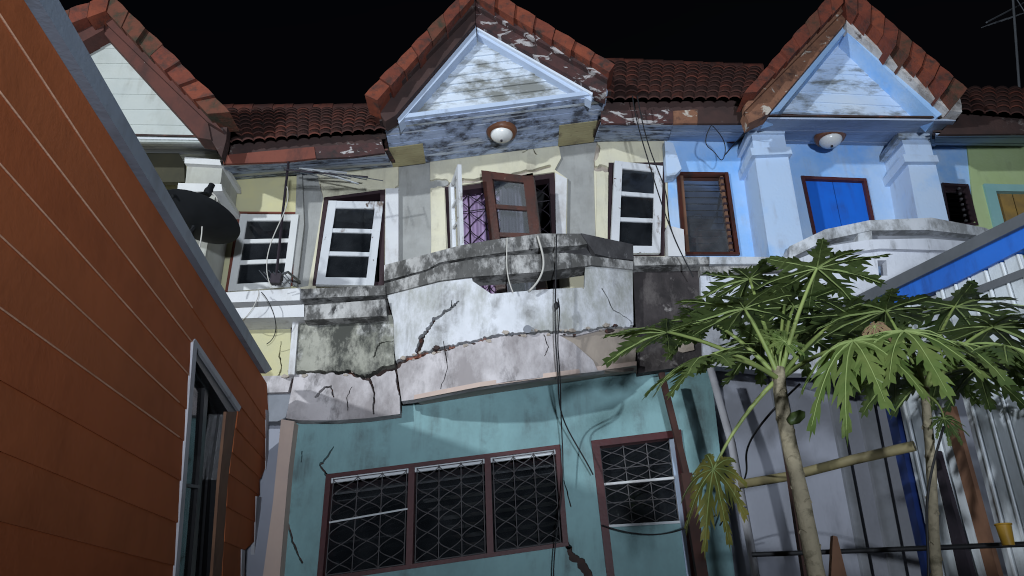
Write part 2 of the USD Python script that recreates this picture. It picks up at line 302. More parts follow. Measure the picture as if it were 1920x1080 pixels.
M['blue_siding'] = mat('pale_blue_siding', (.54, .61, .70), (.44, .56, .74), ns=1.5, stain=(.13, .13, .115), s_lo=.50, s_hi=.62, s_scale=1.9, s_streak=2.4, s_max=.85, rough=.6, seed=6)
M['blue_door'] = mat('strong_blue_panel', (.012, .14, .62), (.012, .11, .52), ns=1.5, rough=.5, bump=.15, drip=(.03, .06, .2), d_max=.5)
M['blue_steel'] = mat('blue_steel_paint', (.026, .15, .60), (.022, .12, .50), ns=2, stain=(.02, .06, .24), s_lo=.58, s_hi=.75, rough=.45, bump=.15, drip=(.02, .05, .2), d_max=.6)
M['navy_steel'] = mat('navy_steel_paint', (.014, .032, .14), (.012, .026, .11), ns=3, rough=.45, bump=.08)
M['flashing'] = mat('grey_flashing', (.16, .17, .19), (.12, .13, .145), ns=3, rough=.45, metallic=.3, bump=.1)
M['eave_metal'] = mat('blue_grey_eave_metal', (.20, .235, .29), (.16, .19, .235), ns=3, rough=.5, bump=.15, drip=(.1, .1, .11), d_max=.6)
M['blue_rail'] = mat('dirty_white_rail', (.54, .56, .60), (.42, .44, .47), ns=3, cloud=(.14, .14, .135), c_lo=.46, c_hi=.58, c_scale=4, drip=(.07, .07, .07), d_max=.95, d_scale=7, seed=3)
M['blue_parapet'] = mat('white_parapet_render', (.58, .60, .66), (.50, .52, .58), ns=3, cloud=(.30, .31, .34), c_lo=.5, c_hi=.7, c_scale=2.5, drip=(.14, .14, .14), d_max=.85)
M['recess'] = mat('grey_recess_render', (.22, .23, .26), (.16, .17, .19), ns=4)
M['green_wall'] = mat('pale_lime_paint', (.36, .45, .22), (.40, .48, .28), ns=1.5, rough=.75, bump=.25, drip=(.22, .26, .15), d_max=.5)
M['aqua'] = mat('aqua_window_paint', (.24, .42, .42), (.20, .38, .38), rough=.6)
M['amber'] = mat('amber_rippled_pane', (.30, .19, .06), (.20, .135, .06), ns=7, rough=.3, bump=.5, bscale=18)
M['grey_wall'] = mat('grey_blue_render', (.27, .28, .33), (.22, .23, .27), ns=1.6, stain=(.14, .145, .17), s_lo=.55, s_hi=.8, s_scale=2, s_streak=.25)
M['plank'] = [mat(f'brown_siding_plank_{w}', c, tuple(q * .9 for q in c), ns=2.2, stain=tuple(q * .72 for q in c), s_lo=.48, s_hi=.72, s_scale=1.3, s_streak=1.2, drip=tuple(q * .6 for q in c), d_max=.4, d_scale=5, rough=.75, spec=.06, bump=.12, bscale=30, seed=k)
              for k, (w, c) in enumerate((('warm', (.385, .112, .042)), ('mid', (.37, .11, .042)), ('dull', (.37, .104, .039))))]
M['pvc'] = mat('white_pvc_edge', (.40, .40, .43), (.33, .33, .36), stain=(.16, .14, .13), s_lo=.55, s_hi=.75)
M['black_alu'] = mat('black_aluminium', (.02, .02, .022), (.015, .015, .017), rough=.35, metallic=.4)
M['slat'] = mat('white_metal_slat', (.58, .62, .66), (.50, .54, .59), ns=2, cloud=(.36, .39, .42), c_lo=.5, c_hi=.7, c_scale=2, drip=(.22, .22, .22), d_max=.6, rough=.45, bump=.2)
M['slat_edge'] = mat('lit_slat_edge', (.72, .75, .78), (.66, .69, .72), rough=.35, bump=.1)  # slat paint made lighter: the lit ridge is put into the colour
M['cable_black'] = mat('black_cable_sheath', (.018, .018, .02), (.012, .012, .014), rough=.6)
M['cable_white'] = mat('white_cable_sheath', (.5, .48, .44), (.4, .38, .35), rough=.6)
M['dish'] = mat('dark_dish_paint', (.012, .013, .015), (.008, .009, .01), ns=5, rough=.6, spec=.15)
M['rust_post'] = mat('dark_rust_post', (.06, .026, .02), (.035, .018, .016), ns=6, rough=.8, stain=(.12, .05, .03), s_lo=.6, s_hi=.75)
M['wood_post'] = mat('brown_timber', (.17, .085, .05), (.12, .06, .037), ns=5, rough=.8, stain=(.06, .035, .025), s_lo=.55, s_hi=.75, s_streak=.2)
M['bamboo'] = mat('old_bamboo', (.20, .17, .085), (.15, .125, .07), ns=4, rough=.6)
M['mustard'] = mat('mustard_plastic', (.36, .2, .02), (.3, .17, .02), rough=.5)
M['lamp_ring'] = mat('brown_lamp_ring', (.20, .085, .045), (.14, .06, .035), rough=.4)
M['lamp_glass'] = mat('white_opal_glass', (.72, .72, .70), (.66, .66, .64), rough=.25, bump=.02, spec=.5)
M['ground'] = mat('dusty_concrete_ground', (.30, .29, .275), (.22, .21, .20), ns=.7, stain=(.10, .09, .08), s_lo=.55, s_hi=.75, s_scale=.5, s_streak=1)
M['bark'] = mat('papaya_bark', (.27, .23, .16), (.18, .155, .105), ns=7, stain=(.10, .085, .055), s_lo=.5, s_hi=.64, s_scale=9, s_streak=1.6, bump=.7)
M['petiole'] = mat('papaya_stalk', (.20, .24, .075), (.14, .19, .055), ns=6, rough=.5, bump=.05)
M['vein'] = mat('leaf_vein', (.24, .30, .11), (.20, .26, .09), rough=.6, bump=.02)
M['wilting_leaf'] = None
M['dry_leaf'] = mat('dry_brown_leaf', (.22, .14, .08), (.13, .08, .05), ns=6, rough=.9)
def leaf_mat(name, a, b, tr):
    return usdkit.material(stage, f'{LOOKS}/{name}', {
        'geo': ('geometry', {}), 'n': ('noise_texture', {'scale': 9.0, 'detail': 5.0}), 'r': ('rgb_ramp', {'ramp': ramp2(.35, .68, a, b)}),
        'p': ('principled_bsdf', {'roughness': .45, 'specular_ior_level': .4}), 't': ('translucent_bsdf', {'color': tr}), 'm': ('mix_closure', {'fac': .28}),
        'n2': ('noise_texture', {'scale': 40.0, 'detail': 3.0}), 'bp': ('bump', {'strength': .3, 'distance': .01})},
        [('geo.position', 'n.vector'), ('n.fac', 'r.fac'), ('r.color', 'p.base_color'), ('p.BSDF', 'm.closure1'), ('t.BSDF', 'm.closure2'), ('geo.position', 'n2.vector'), ('n2.fac', 'bp.height'), ('bp.normal', 'p.normal')], surface='m.closure')
M['leaf'] = [leaf_mat('papaya_leaf_deep', (.042, .070, .022), (.085, .112, .036), (.13, .20, .04)), leaf_mat('papaya_leaf_mid', (.062, .095, .03), (.105, .138, .045), (.16, .24, .05)),
             leaf_mat('papaya_leaf_bright', (.085, .135, .035), (.145, .185, .055), (.2, .29, .06))]

M['wilting_leaf'] = leaf_mat('papaya_leaf_wilting', (.10, .12, .03), (.24, .21, .05), (.28, .28, .06))
# ------------------------------------------------------------------ ground
obj('ground', prism4([(-60, -60, 0), (60, -60, 0), (60, 80, 0), (-60, 80, 0)], (0, 0, -.3)), M['ground'])
tag(stage.GetPrimAtPath('/World/ground'), 'grey concrete ground of the narrow lane', None, None, 'structure')

# ------------------------------------------------------------------ shared house pieces
YW = 7.0            # plane of the upper front walls
def rake_tiles(parent, outer, inner, n, Y, mats, bulge=1.5, depth=.3):
    """Capping tiles up one verge. outer / inner: ((bottom), (top)) picture points; each tile is one piece, its lower end proud of the next."""
    (o0, o1), (i0, i1) = outer, inner
    for k in range(n):
        t0, t1 = k / n, (k + 1) / n - .004
        a, b, c, d = lerp(i0, i1, t0), lerp(i0, i1, t1), lerp(o0, o1, t1), lerp(o0, o1, t0)
        nx, ny = c[0] - b[0], c[1] - b[1]; L = math.hypot(nx, ny) + 1e-6; nx, ny = nx / L, ny / L
        j = RNG.uniform(-2.2, 1.2)
        d2 = (d[0] + nx * (bulge + j), d[1] + ny * (bulge + j)); m2 = lerp(d2, c, .35); m2 = (m2[0] + nx * 1.5, m2[1] + ny * 1.5)
        a2 = (a[0] - nx * 1.5, a[1] - ny * 1.5)
        yj, tw = RNG.uniform(-.012, .012), RNG.uniform(-.02, .02)
        def surf(x, y, a=a, b=b, yj=yj, tw=tw):
            e = (b[0] - a[0], b[1] - a[1]); t = ((x - a[0]) * e[0] + (y - a[1]) * e[1]) / (e[0] ** 2 + e[1] ** 2)
            return P(x, y, Y + yj - (.03 + tw) * (1 - t))
        obj('verge_tile', solid([a2, b, c, m2, d2], surf, (0, depth, 0)), RNG.choice(mats), parent)
def band(parent, name, outer, inner, Y, depth, m, label=None, end=None):
    pts = [outer[0], outer[1], inner[1], inner[0]] + (end or [])
    return obj(name, solid(pts, Y, (0, depth, 0)), m, parent, label=label)
def siding(parent, tri, n, Y, mats, lap=.025, name='siding_board', grow=5):
    """A gable triangle (apex, left, right) of horizontal lapped boards."""
    ap, l, r = tri; T = Polygon(tri).buffer(grow, join_style=2)
    s = (r[1] - l[1]) / (r[0] - l[0]); h = l[1] + s * (ap[0] - l[0]) - ap[1]
    base = lambda x: l[1] + s * (x - l[0])
    for k in range(-1, n + 1):
        d0, d1 = h * (1 - k / n), h * (1 - (k + 1) / n) + .6
        if k == n: d1 = d0 - 3
        q = Polygon([(l[0] - 30, base(l[0] - 30) - d0), (r[0] + 30, base(r[0] + 30) - d0), (r[0] + 30, base(r[0] + 30) - d1), (l[0] - 30, base(l[0] - 30) - d1)]).intersection(T)
        for g in polys(q):
            if g.area < 20: continue
            sf = lambda x, y, d0=d0, d1=d1: P(x, y, Y - lap * (1 - ((base(x) - y) - d1) / max(d0 - d1, 1e-6)))
            obj(name, solid(g, sf, (0, .03, 0)), RNG.choice(mats), parent)
def soffit(parent, fl, fr, br, bl, n, mats, name='soffit_board', gap=.10, lift=0):
    B = bil(fl, fr, br, bl)
    for k in range(n):
        v0, v1 = k / n, (k + 1 - gap) / n
        dz = RNG.uniform(0, .006)
        obj(name, prism4([B(0, v0) - (0, 0, dz), B(1, v0) - (0, 0, dz), B(1, v1) - (0, 0, dz), B(0, v1) - (0, 0, dz)], (0, 0, .02)), RNG.choice(mats), parent)
    obj('soffit_backing', prism4([B(-.02, -.02) + (0, 0, .028), B(1.02, -.02) + (0, 0, .028), B(1.02, 1.02) + (0, 0, .028), B(-.02, 1.02) + (0, 0, .028)], (0, 0, .02)), M['crack'], parent)
    return B
def roof_tiles(parent, el, er, rr, rl, nc, nr, mats):
    """A slope of half-round tiles from eave (el, er) to ridge (rl, rr), each its own curved plate; below them a dark deck."""
    B = bil(rl, rr, er, el)           # v = 0 ridge, 1 eave
    n = B.n if B.n[2] > 0 else -B.n
    for r in range(nr):
        for c in range(nc):
            u0, u1 = c / nc, (c + 1.12) / nc
            v0, v1 = r / nr, min((r + 1.15) / nr, 1.03)
            vs, K = [], 5
            w = np.linalg.norm(B(u1, v1) - B(u0, v1))
            for vv, lift in ((v0, .0), (v1, .022)):
                for k in range(K + 1):
                    t = k / K
                    vs.append(B(u0 + (u1 - u0) * t, vv) + n * (lift + .012 + .22 * w * math.sin(math.pi * t) ** .8))
            top = np.array(vs); bot = top - n * .014
            f = []
            for k in range(K):
                f += [[k, k + 1, K + 2 + k], [k, K + 2 + k, K + 1 + k]]
            f = np.array(f); m = len(top)
            g = [[K + 1 + k, K + 2 + k, K + 2 + k + m] for k in range(K)] + [[K + 1 + k, K + 2 + k + m, K + 1 + k + m] for k in range(K)]
            obj('roof_tile', (np.vstack([top, bot]), np.vstack([f, f[:, ::-1] + m, np.array(g)])), RNG.choice(mats), parent)
    obj('roof_deck', prism4([B(0, 0) - n * .03, B(1, 0) - n * .03, B(1, .98) - n * .03, B(0, .98) - n * .03], -n * .05), M['crack'], parent)
def ridge_cap(parent, a, b, n, mats):
    a, b = np.array(a), np.array(b)
    for k in range(n):
        p, q = a + (b - a) * (k / n), a + (b - a) * ((k + 1.08) / n)
        obj('ridge_tile', tube([p, q], [.10, .115], 9), RNG.choice(mats), parent, smooth=40)
def sash(parent, name, B, n, stile, rail, m, glass, thick=.045, label=None, lift=0, mid=None):
    """A framed window leaf on the quad B: two stiles, top and bottom rails, n - 1 glazing bars as one frame, and n panes."""
    ms = [member(B, 0, 0, stile, 1, lift, thick), member(B, 1 - stile, 0, 1, 1, lift, thick), member(B, stile, 0, 1 - stile, rail, lift - .003, thick - .006), member(B, stile, 1 - rail, 1 - stile, 1, lift - .003, thick - .006)]
    fr = obj(name, join(ms), m, parent, label=label)
    mid = mid or rail * .55
    edges = [rail + (1 - 2 * rail) * k / n for k in range(n + 1)]
    for k in range(n):
        obj('pane', member(B, stile, edges[k], 1 - stile, edges[k + 1], lift - thick * .5, .005), glass, fr)
        if k: obj('glazing_bar', member(B, stile, edges[k] - mid / 2, 1 - stile, edges[k] + mid / 2, lift - .006, thick - .016), m, fr)
    return fr
def frame4(parent, name, B, tu, tv, lift, thick, m, bottom=True, label=None):
    ms = [member(B, 0, 0, tu, 1, lift, thick), member(B, 1 - tu, 0, 1, 1, lift, thick), member(B, tu, 0, 1 - tu, tv, lift - .002, thick)]
    if bottom: ms.append(member(B, tu, 1 - tv, 1 - tu, 1, lift - .002, thick))
    return obj(name, join(ms), m, parent, label=label)
def grille(parent, B, u0, u1, v0, v1, nv, waves, r, m, lift, rows=()):
    """Iron window grille: straight uprights with pairs of mirrored wavy bars between them, and flat cross bars."""
    ms = []
    for k in range(nv + 1):
        u = u0 + (u1 - u0) * k / nv
        ms.append(tube([B(u, v0, lift), B(u, v1, lift)], r, 5))
    for k in range(nv):
        a, w = u0 + (u1 - u0) * (k + .5) / nv, (u1 - u0) / nv * .5
        for s in (-1, 1):
            ms.append(tube([B(a + s * w * math.cos(t * waves * 2 * math.pi), v0 + (v1 - v0) * t, lift + .004 * s) for t in np.linspace(0, 1, int(14 * waves) + 2)], r * .9, 4))
    for v in rows: ms.append(tube([B(u0, v, lift + .006), B(u1, v, lift + .006)], r, 5))
    obj('window_grille', join(ms), m, parent)
def room(parent, x0, x1, z0, z1, y0, y1):
    ms = [prism4([(x0, y1, z0), (x1, y1, z0), (x1, y1, z1), (x0, y1, z1)], (0, .05, 0)), prism4([(x0, y0, z0), (x1, y0, z0), (x1, y1, z0), (x0, y1, z0)], (0, 0, -.05)),
          prism4([(x0, y0, z1), (x1, y0, z1), (x1, y1, z1), (x0, y1, z1)], (0, 0, .05)), prism4([(x0, y0, z0), (x0, y1, z0), (x0, y1, z1), (x0, y0, z1)], (-.05, 0, 0)), prism4([(x1, y0, z0), (x1, y1, z0), (x1, y1, z1), (x1, y0, z1)], (.05, 0, 0))]
    obj('room_interior', join(ms), M['room'], parent)
def hole(quad): return Polygon(quad)
def quad(Y, *pts):
    return bil(*[P(x, y, Y) for x, y in pts])

# ------------------------------------------------------------------ the cracked house (middle)
H = thing('cracked_house', (0, 7, 0), 'cracked and sagging cream row house with teal ground floor and bowed mouldy balcony', 'house')
# gable
rake_tiles(H, ((684, 178), (890, -36)), ((706, 187), (889, -8)), 7, 5.85, [M['tile_a'], M['tile_b'], M['tile_a'], M['tile_c']])
rake_tiles(H, ((1152, 122), (892, -36)), ((1143, 134), (891, -8)), 7, 5.85, [M['tile_a'], M['tile_b'], M['tile_a'], M['tile_c']])
for o, i in ((((692, 180), (890, -30)), ((706, 190), (890, -6))), (((1148, 124), (890, -30)), ((1142, 136), (890, -6)))):
    obj('roof_slope', solid([o[0], o[1], i[1], i[0]], 6.16, (0, 3.4, 0)), M['tile_dark'], H)
band(H, 'bargeboard', ((706, 187), (890.5, -8)), ((713, 194), (890.5, 11)), 5.93, .10, M['fascia_dark'], end=[(706, 196)])
band(H, 'bargeboard', ((1143, 133), (891.5, -8)), ((1139, 149), (891.5, 11)), 5.93, .10, M['fascia_peel'])
band(H, 'bargeboard', ((713, 194), (891, 11)), ((742, 216), (891, 42)), 6.0, .16, M['fascia_dark'], 'dark inner bargeboard', end=[(722, 228), (714, 216)])
band(H, 'bargeboard', ((1139, 148), (892, 11)), ((1115, 168), (892, 42)), 6.0, .16, M['fascia_peel'], 'inner bargeboard with flaking pale paint', end=[(1137, 176)])
band(H, 'gable_trim', ((743, 215), (892, 42)), ((748, 232), (893, 66)), 6.07, .15, M['blue_trim'])
band(H, 'gable_trim', ((1115, 167), (893, 42)), ((1110, 178), (894, 54)), 6.06, .09, M['siding_edge'])
band(H, 'gable_trim', ((1110, 178), (894, 54)), ((1109, 190), (895, 64)), 6.10, .12, M['blue_trim'])
siding(H, ((893, 58), (746, 233), (1112, 189)), 10, 6.21, [M['siding']], lap=.022)
SOF = soffit(H, P(720, 232, 6.12), P(1138, 179, 6.12), P(1127, 263, YW), P(737, 312, YW), 11, [M['soffit_blue']])
for u0, u1, v0 in ((.0, .155, .52), (.79, .985, .50)):      # strips that the removed columns once masked
    for k in range(5):
        a, b = v0 + (1 - v0) * k / 5, v0 + (1 - v0) * (k + .9) / 5
        obj('soffit_patch', prism4([SOF(u0, a) - (0, 0, .016), SOF(u1, a) - (0, 0, .016), SOF(u1, b) - (0, 0, .016), SOF(u0, b) - (0, 0, .016)], (0, 0, .008)), M['soffit_yellow'], H)
obj('soffit_edge', bar(SOF(0, .0) - (0, .02, -.03), SOF(1, 0) - (0, .02, -.03), .05, .05), M['blue_trim'], H)
# eaves on both sides
roof_tiles(H, P(412, 272, 6.22), P(722, 247, 6.22), P(735, 206, 9.2), P(400, 208, 9.2), 15, 8, [M['tile_dark'], M['tile_dark2']])
ridge_cap(H, P(400, 209, 9.2), P(735, 207, 9.2), 9, [M['tile_dark'], M['tile_dark2']])
obj('eave_board', solid([(424, 274), (484, 262), (690, 252), (716, 262), (716, 272), (590, 279), (424, 296)], 6.30, (0, .04, 0)), M['fascia_dark'], H)
obj('eave_fascia', solid([(419, 291), (500, 283), (589, 275), (592, 296), (533, 303), (418, 307)], 6.25, (0, .03, 0)), M['fascia_red'], H)
obj('eave_fascia', solid([(589.5, 275), (716, 266), (722, 286), (660, 294), (592.5, 297)], 6.26, (0, .03, 0)), M['fascia_peel'], H, label='eave fascia with flaking white paint')
S1 = soffit(H, P(418, 307, 6.29), P(722, 287, 6.29), P(737, 313, YW), P(430, 338, YW), 6, [M['soffit_blue'], M['soffit_white']])
for a, b, w in (((575, 318), (680, 334), .03), ((600, 322), (672, 345), .02), ((560, 316), (650, 324), .025)):
    obj('loose_soffit_strip', bar(P(*a, 6.45), P(*b, 6.7), w, .008), M['soffit_white'], H, label='broken soffit strip hanging loose')
roof_tiles(H, P(1128, 190, 6.22), P(1408, 188, 6.22), P(1425, 130, 9.2), P(1128, 118, 9.2), 13, 8, [M['tile_dark'], M['tile_dark2']])
ridge_cap(H, P(1128, 121, 9.2), P(1425, 133, 9.2), 8, [M['tile_dark'], M['tile_dark2']])
obj('eave_board', solid([(1134, 192), (1400, 188), (1402, 212), (1132, 212)], 6.30, (0, .04, 0)), M['fascia_dark'], H)
for x0, x1, m in ((1127, 1262, 'fascia_peel'), (1262.5, 1308, 'fascia_orange'), (1308.5, 1401, 'fascia_dark')):
    obj('eave_fascia', solid([(x0, 208), (x1, 205), (x1, 231), (x0, 231.5)], 6.26, (0, .03, 0)), M[m], H)
S2 = soffit(H, P(1126, 232, 6.29), P(1262, 232, 6.29), P(1252, 264, YW), P(1113, 266, YW), 5, [M['soffit_blue']])
# upper wall with its openings
WL = [(608, 371), (722, 356), (721, 536), (586, 536)]; WM = [(834, 351), (1040, 322), (1050, 556), (845, 575)]; WR = [(1141, 306), (1247, 305), (1246, 480), (1139, 480)]
G1 = [(747, 302), (806, 293), (809, 480), (746, 492)]; G2 = [(1045, 258), (1122, 250), (1113, 300), (1118, 470), (1063, 470), (1064, 335), (1040, 318), (1052, 296)]
wall = Polygon([(556, 318), (735, 300), (806, 288), (1043, 256), (1115, 252), (1249, 250), (1257, 560), (556, 565)])
for q in (WL, WM, WR): wall = wall.difference(Polygon(q))
g2 = Polygon(G2); g1 = Polygon(G1).union(crackline([(746, 352), (780, 346), (808, 346), (834, 340)], (5, 8), 2, 3))
grey0 = Polygon([(566, 318), (592, 318), (600, 350), (606, 372), (590, 470), (578, 536), (556, 540), (556, 330)])
jag = crackline([(1113, 262), (1116, 290), (1108, 308), (1120, 316), (1141, 316)], (7, 4), 3, 8)
cr = unary_union([crackline([(980, 285), (998, 276), (1006, 290)], (1.0, .8), 1, 5), crackline([(600, 345), (606, 372)], (1, 1), 1, 6), crackline([(834, 350), (870, 340), (960, 330), (1030, 312)], (5, 3), 2, 7)])
cream = wall.difference(unary_union([g1, g2, grey0, jag, cr]))
trimL = [(723, 353), (747, 353), (747, 497), (722, 500)]; pier_l = [(810, 353), (833, 352), (837, 485), (808, 485)]; pier_r = [(1041, 324), (1063, 335), (1060, 470), (1043, 470)]
obj('upper_wall', solid(cream, YW, (0, .14, 0)), M['cream'], H)
for g in polys(wall.intersection(unary_union([g1, g2, grey0])).buffer(0)):
    if g.area > 60: obj('bare_plaster', solid(g, YW + .03, (0, .1, 0)), M['grey_plaster'], H, label='bare grey plaster where a column was cut away')
for g in polys(wall.intersection(unary_union([jag, cr]).buffer(2))):
    if g.area > 30: obj('broken_render', solid(g, YW + .045, (0, .09, 0)), M['broken_concrete'], H)
obj('window_pier', solid(trimL, YW - .03, (0, .12, 0)), M['white_trim'], H)
obj('window_pier', solid(pier_l, YW - .03, (0, .12, 0)), M['cream'], H)
obj('window_pier', solid(pier_r, YW - .03, (0, .12, 0)), M['white_trim'], H)
obj('window_pier', solid([(1119, 325), (1140, 326), (1139, 478), (1117, 470)], YW - .025, (0, .12, 0)), M['cream'], H)
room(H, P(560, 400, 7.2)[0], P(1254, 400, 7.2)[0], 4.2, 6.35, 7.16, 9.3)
# left window: white leaf pushed out of its dark frame
B = quad(YW + .0, *WL); frame4(H, 'window_frame', B, .075, .035, .012, .13, M['dark_frame'])
BL = bil(P(616, 376, 6.86), P(719, 378, 6.96), P(701, 535, 6.94), P(592, 533, 6.82)); sash(H, 'window_leaf', BL, 3, .145, .085, M['white_sash'], M['glass'], label='white window leaf hanging skewed in its frame', mid=.045)
# right window
B = quad(YW + .0, *WR); frame4(H, 'window_frame', B, .07, .03, .012, .13, M['dark_frame'])
BR = bil(P(1153, 301, 6.90), P(1243, 311, 6.97), P(1238, 474, 6.95), P(1145, 474, 6.88)); sash(H, 'window_leaf', BR, 3, .16, .075, M['white_sash'], M['glass'], label='chipped white window leaf standing ajar', mid=.04)
# middle window: grille, leaves
B = quad(YW + .02, *WM); frame4(H, 'window_frame', B, .05, .05, .0, .11, M['dark_frame'], bottom=False)
grille(H, B, .06, .95, .03, .99, 6, 3, .006, M['iron_dark'], -.10, rows=(.2, .5, .8))
bw = bil(P(841, 352, 6.98), P(858, 308, 6.45), P(863, 470, 6.42), P(845, 478, 6.98)); sash(H, 'window_leaf', bw, 3, .22, .06, M['white_sash'], M['clear'], label='white window leaf swung open, seen edge on', thick=.04)
bs = bil(P(902, 319, 6.80), P(1000, 331, 6.62), P(1027, 560, 6.66), P(933, 568, 6.84)); sash(H, 'door_leaf', bs, 4, .20, .06, M['brown_wood'], M['clear'], label='red brown glazed leaf hanging loose and twisted', thick=.05)
obj('window_mullion', solid([(972, 330), (999, 324), (1024, 560), (1004, 562)], 7.0, (0, .06, 0)), M['brown_wood'], H)
# left slab and ledges
obj('wall_ledge', solid([(563.5, 542), (722, 535), (723, 553), (563.5, 560)], 6.34, (0, .62, 0)), M['mould_rail'], H)
obj('wall_ledge', solid([(570.5, 573), (722, 561), (725, 592), (570.5, 600)], 6.28, (0, .3, 0)), M['mould_rail'], H)
obj('ledge_recess', solid([(560, 556), (724, 548), (724, 575), (560, 585)], 6.5, (0, .1, 0)), M['dark_rail'], H)  # dark panel paints the shade between the two ledges
MC = [(530, 700), (607, 698), (652, 698), (684, 709), (702, 700), (741, 688), (747, 679), (782, 667), (797, 661), (847, 650), (868, 644), (910, 635), (948, 627), (981, 624), (1041, 622), (1079, 624), (1129, 614), (1164, 615), (1196, 612)]
main_crack = crackline(MC, (3.2, 2.2), 2.0, 21, 9).union(crackline(MC[4:10], (5.5, 3.6), 2.4, 22, 4))
lw = Polygon([(553, 600), (738, 590), (746, 600), (750, 776), (690, 784), (630, 788), (560, 788), (536, 784), (552, 704)])
small = unary_union([crackline([(702, 670), (708, 650), (716, 642), (738, 640)], (1.2, .8), 1.2, 31), crackline([(592, 745), (606, 728), (620, 724), (626, 745)], (2.2, 1.2), 1, 32), crackline([(652, 770), (650, 745), (660, 725)], (.9, .7), 1, 33),
                     crackline([(693, 712), (702, 738), (700, 775)], (2.2, 1.6), 1, 34), crackline([(741, 584), (741, 690), (746, 715), (751, 740)], (1.6, 3.2), 1, 35)])
lw = lw.difference(main_crack.union(small))
up = [g for g in polys(lw) if g.centroid.y < 680 and g.area > 60]; lo = [g for g in polys(lw) if g.centroid.y >= 680 and g.area > 60]
obj('slab_front', solid(unary_union(up), 6.42, (0, .12, 0)), M['mould_wall'], H, label='mould-stained slab front')
obj('slab_front', solid(unary_union(lo), 6.45, (0, .12, 0)), M['lower_white'], H, label='broken lower slab edge with ragged bottom')
obj('slab_core', solid([(545, 590), (745, 580), (752, 770), (620, 782), (575, 772), (545, 776)], 6.52, (0, .4, 0)), M['crack'], H)
# balcony
def yb(px): return 5.92 + .46 * min(1.3, abs((px - 958) / 232)) ** 2
obj('balcony_top_rail', solid([(720, 497), (798, 477), (859, 461), (914, 451), (1012, 438), (1091, 438), (1101, 457), (1086, 460), (1028, 463), (947, 473), (882, 482), (824, 492), (801, 505), (720, 527)], lambda x, y: P(x, y, yb(x)), (0, .17, 0), cell=14), M['mould_rail'], H)
obj('balcony_top_rail', solid([(1089, 437), (1187, 458), (1188, 487), (1150, 484), (1116, 476)], lambda x, y: P(x, y, yb(x) - .02), (0, .19, 0), cell=20), M['dark_rail'], H, label='black-stained broken end of the top rail, knocked askew')
rail2 = Polygon([(720, 532), (801, 509), (824, 497), (882, 487), (953, 479), (1060, 474), (1109, 480), (1187, 490), (1187, 505), (1109, 497), (1012, 510), (882, 519), (824, 526), (720, 553)])
obj('balcony_lower_rail', solid(rail2, lambda x, y: P(x, y, yb(x) - .03), (0, .2, 0), cell=14), M['mould_rail'], H)
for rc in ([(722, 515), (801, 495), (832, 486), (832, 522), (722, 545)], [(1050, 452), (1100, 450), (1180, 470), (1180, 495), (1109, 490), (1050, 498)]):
    obj('rail_recess', solid(rc, lambda x, y: P(x, y, yb(x) + .09), (0, .05, 0), cell=20), M['dark_rail'], H)  # dark panel added so the gap between the rails looks shaded
par = Polygon([(724, 548), (824, 524), (884, 517), (886, 527), (921, 551), (1028, 542), (1096, 539), (1097, 496), (1109, 494), (1186, 500), (1188, 640), (1184, 690), (1048, 704), (960, 714), (900, 724), (838, 736), (776, 749), (753, 752), (740, 660), (738, 600)])
diag = crackline([(783, 660), (791, 632), (801, 620), (815, 599), (847, 576), (858, 566)], (4.4, 1.2), 2.0, 41, 8).union(crackline([(847, 576), (846, 564)], (1.2, .7), .8, 42, 3))
thin = unary_union([crackline([(1130, 540), (1150, 580), (1180, 600), (1186, 606)], (.8, .8), 1.5, 43), crackline([(1020, 628), (1028, 650), (1022, 668)], (.8, .6), 1, 44), crackline([(832, 640), (840, 690), (826, 728)], (.8, .6), 1, 45), crackline([(1085, 500), (1094, 540)], (1.2, .8), .8, 46)])
chunk = Polygon([(1048, 628), (1079, 630), (1129, 618), (1196, 614), (1196, 700), (1120, 694), (1112, 676), (1092, 658), (1076, 644)])
par2 = par.difference(unary_union([main_crack, diag, thin, chunk]))
hi = [g for g in polys(par2) if g.centroid.y < 640 and g.area > 40]; low = [g for g in polys(par2) if g.centroid.y >= 640 and g.area > 40]
if len(low) == 0: low = hi
obj('balcony_parapet', solid(unary_union(hi), lambda x, y: P(x, y, yb(x) + .0), (0, .10, 0), cell=16), M['stained_white'], H, label='white balcony front with diagonal crack')
obj('balcony_parapet', solid(unary_union(low), lambda x, y: P(x, y, yb(x) + .03), (0, .10, 0), cell=16), M['lower_white'], H, label='lower balcony front broken away below a long crack')
rg = random.Random(77)
for k in range(46):
    i = rg.randrange(len(MC) - 1); x, y = lerp(MC[i], MC[i + 1], rg.random())
    if 700 < x < 752: continue
    r = rg.uniform(1.8, 5.0); side = rg.choice((-1, 1)); cy = y + side * (3 + r * .45)
    pts = [(x + r * rg.uniform(.7, 1.9) * math.cos(a), cy + r * rg.uniform(.45, 1.0) * math.sin(a)) for a in np.linspace(0, 2 * math.pi, 8)[:-1]]
    Yf = (lambda px, py: P(px, py, 6.412)) if x < 745 and y < 690 else (lambda px, py: P(px, py, 6.442)) if x < 745 else (lambda px, py: P(px, py, yb(px) - .008)) if side < 0 else (lambda px, py: P(px, py, yb(px) + .022))
    obj('render_flake', solid(pts, Yf, (0, .02, 0)), rg.choice([M['broken_concrete'], M['tan_render'], M['crack'], M['broken_concrete']]), H)
for x, y in ((770, 672), (783, 668), (796, 662), (850, 650), (905, 637)):
    obj('exposed_brick', solid([(x - 8, y - 3), (x + 7, y - 5), (x + 7, y + 2), (x - 8, y + 4)], lambda px, py: P(px, py, yb(px) + .05), (0, .05, 0)), M['brick'], H)
